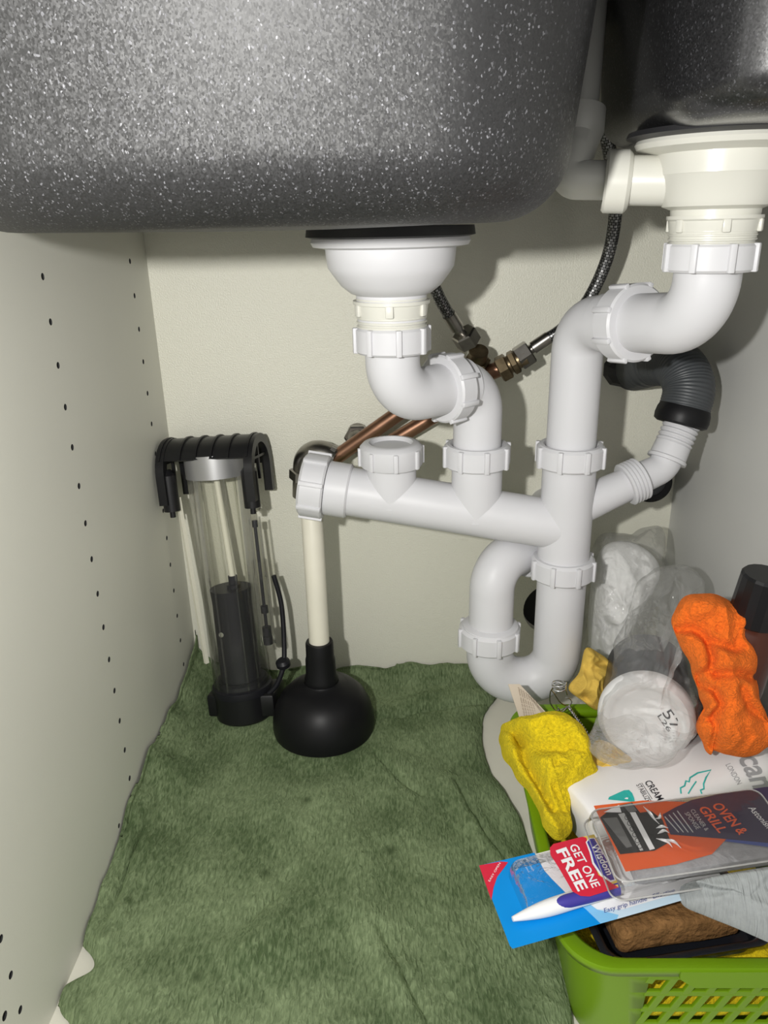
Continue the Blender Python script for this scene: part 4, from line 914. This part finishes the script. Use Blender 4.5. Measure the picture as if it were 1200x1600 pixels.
# ------------------------------------------------------------ spray can and its bag, tissue roll and its bag
cc = at(1009, 1126, Y=.522); cax = V((-.30, -.92, .15)).normalized()
KM = frame(cc, cax, (1, 0, 0))
sc_ = thing('aerosol_can', cc, 'dark can with a white round base lying inside a clear plastic bag', 'can')
bm = bmesh.new(); lathe(bm, [(0, -.0035), (.024, -.0035), (.027, -.0015), (.0300, .0008), (.0335, .0010), (.0370, -.0018), (.0385, -.006), (.0385, -.012), (.034, -.012)], KM, 64); obj('white_base', bm, 'white', sc_)
bm = bmesh.new(); lathe(bm, [(.0350, -.0125), (.0362, -.014), (.0362, -.105), (.033, -.112), (.022, -.116), (0, -.116)], KM, 56); obj('can_body', bm, 'can', sc_)
CP = plane(cc + cax * (-.0035), cax)
textq('57', (1034, 1114), (1053, 1142), (1047, 1106), CP, 'ink', sc_, .0004)
textq('L26', (1027, 1119), (1044, 1144), (1033, 1115), CP, 'ink', sc_, .0004)
bo1 = outl([(922, 1150, .50), (945, 1095, .53), (958, 1045, .57), (962, 1005, .60), (985, 955, .625), (1003, 905, .64), (1048, 882, .65), (1085, 890, .65), (1098, 915, .645), (1062, 945, .63), (1060, 985, .62), (1078, 1050, .58), (1095, 1105, .53), (1080, 1150, .50), (1030, 1195, .47), (965, 1197, .465), (930, 1180, .475)])
blines = [([V(p) for p in pp], h_, w_) for h_, w_, pp in ((.006, 5, ((990, 960), (1010, 1000), (1000, 1050))), (-.005, 4, ((1030, 900), (1020, 960), (1040, 1020))), (.006, 4, ((1050, 985), (1070, 1050), (1085, 1100))), (.005, 3, ((960, 1040), (1000, 1030), (1040, 1045))), (-.006, 5, ((1060, 900), (1048, 940), (1060, 980))), (.005, 4, ((935, 1165), (965, 1185), (1010, 1190))), (.004, 3, ((940, 1100), (935, 1140), (945, 1175))))]
tag(obj('plastic_bag', pillow(bo1, at(1010, 1100, Y=.520), (-.1, -.85, .5), .040, .03, rings=60, seg=240, amp=.0075, freq=30, seed=4, edge=.003, exp=3, lines=blines), 'bag', None, angle=80), 'crinkled clear plastic bag around the can with the white base', 'bag')
ro = outl([(920, 1000, .71), (922, 930, .715), (935, 868, .72), (955, 848, .725), (990, 848, .725), (1022, 870, .725), (1030, 895, .72), (1012, 930, .71), (992, 970, .705), (972, 1020, .70), (960, 1050, .69), (935, 1035, .70)])
tag(obj('tissue_roll', pillow(ro, at(970, 945, Y=.705), (-.1, -.95, .2), .032, .03, amp=.004, freq=45, seed=14), 'tissue', None, angle=80), 'bundle of white tissue wrapped in clear plastic in the back right corner', 'tissue')
br = outl([(908, 1040, .70), (912, 920, .71), (926, 860, .72), (950, 832, .73), (990, 836, .735), (1012, 824, .745), (1036, 826, .75), (1040, 868, .735), (1050, 900, .72), (1022, 940, .70), (1000, 985, .69), (975, 1045, .67), (955, 1065, .665), (925, 1060, .68)])
tag(obj('plastic_bag', pillow(br, at(968, 945, Y=.69), (-.1, -.95, .2), .044, .05, amp=.008, freq=26, seed=41, edge=.003, exp=3), 'bag', None, angle=80), 'clear plastic wrapper around the white tissue behind the trap', 'bag')
sb2 = outl([(1112, 945, .665), (1125, 925, .67), (1145, 915, .672), (1158, 928, .672), (1160, 955, .668), (1150, 990, .66), (1120, 985, .66)])
tag(obj('plastic_bag', pillow(sb2, at(1138, 950, Y=.662), (-.1, -.95, .2), .012, .012, amp=.006, freq=40, seed=51), 'bag', None, angle=80), 'scrap of clear plastic sticking up behind the orange cloth', 'bag')

# ------------------------------------------------------------ amber bottle at the right edge
ab = thing('amber_bottle', (.286, .60, -.43), 'dark amber bottle with a black cap at the right edge behind the orange cloth', 'bottle')
a0 = V((.262, .545, -.470)); a1 = at(1196, 905, Y=.530)
AX = (a1 - a0); AL = AX.length; AMx = frame(a0, AX)
bm = bmesh.new(); lathe(bm, [(0, -.03), (.020, -.03), (.0225, -.026), (.0225, AL * .66), (.0215, AL * .74), (.018, AL * .80), (.017, AL * .82), (.017, AL * .88)], AMx, 48); obj('bottle_body', bm, 'amber', ab)
bm = bmesh.new(); lathe(bm, [(.015, AL * .82), (.0190, AL * .825), (.0195, AL * .83), (.0180, AL * 1.01), (.0165, AL * 1.02), (0, AL * 1.02)], AMx, 18); obj('bottle_cap', bm, 'cap', ab, angle=10)
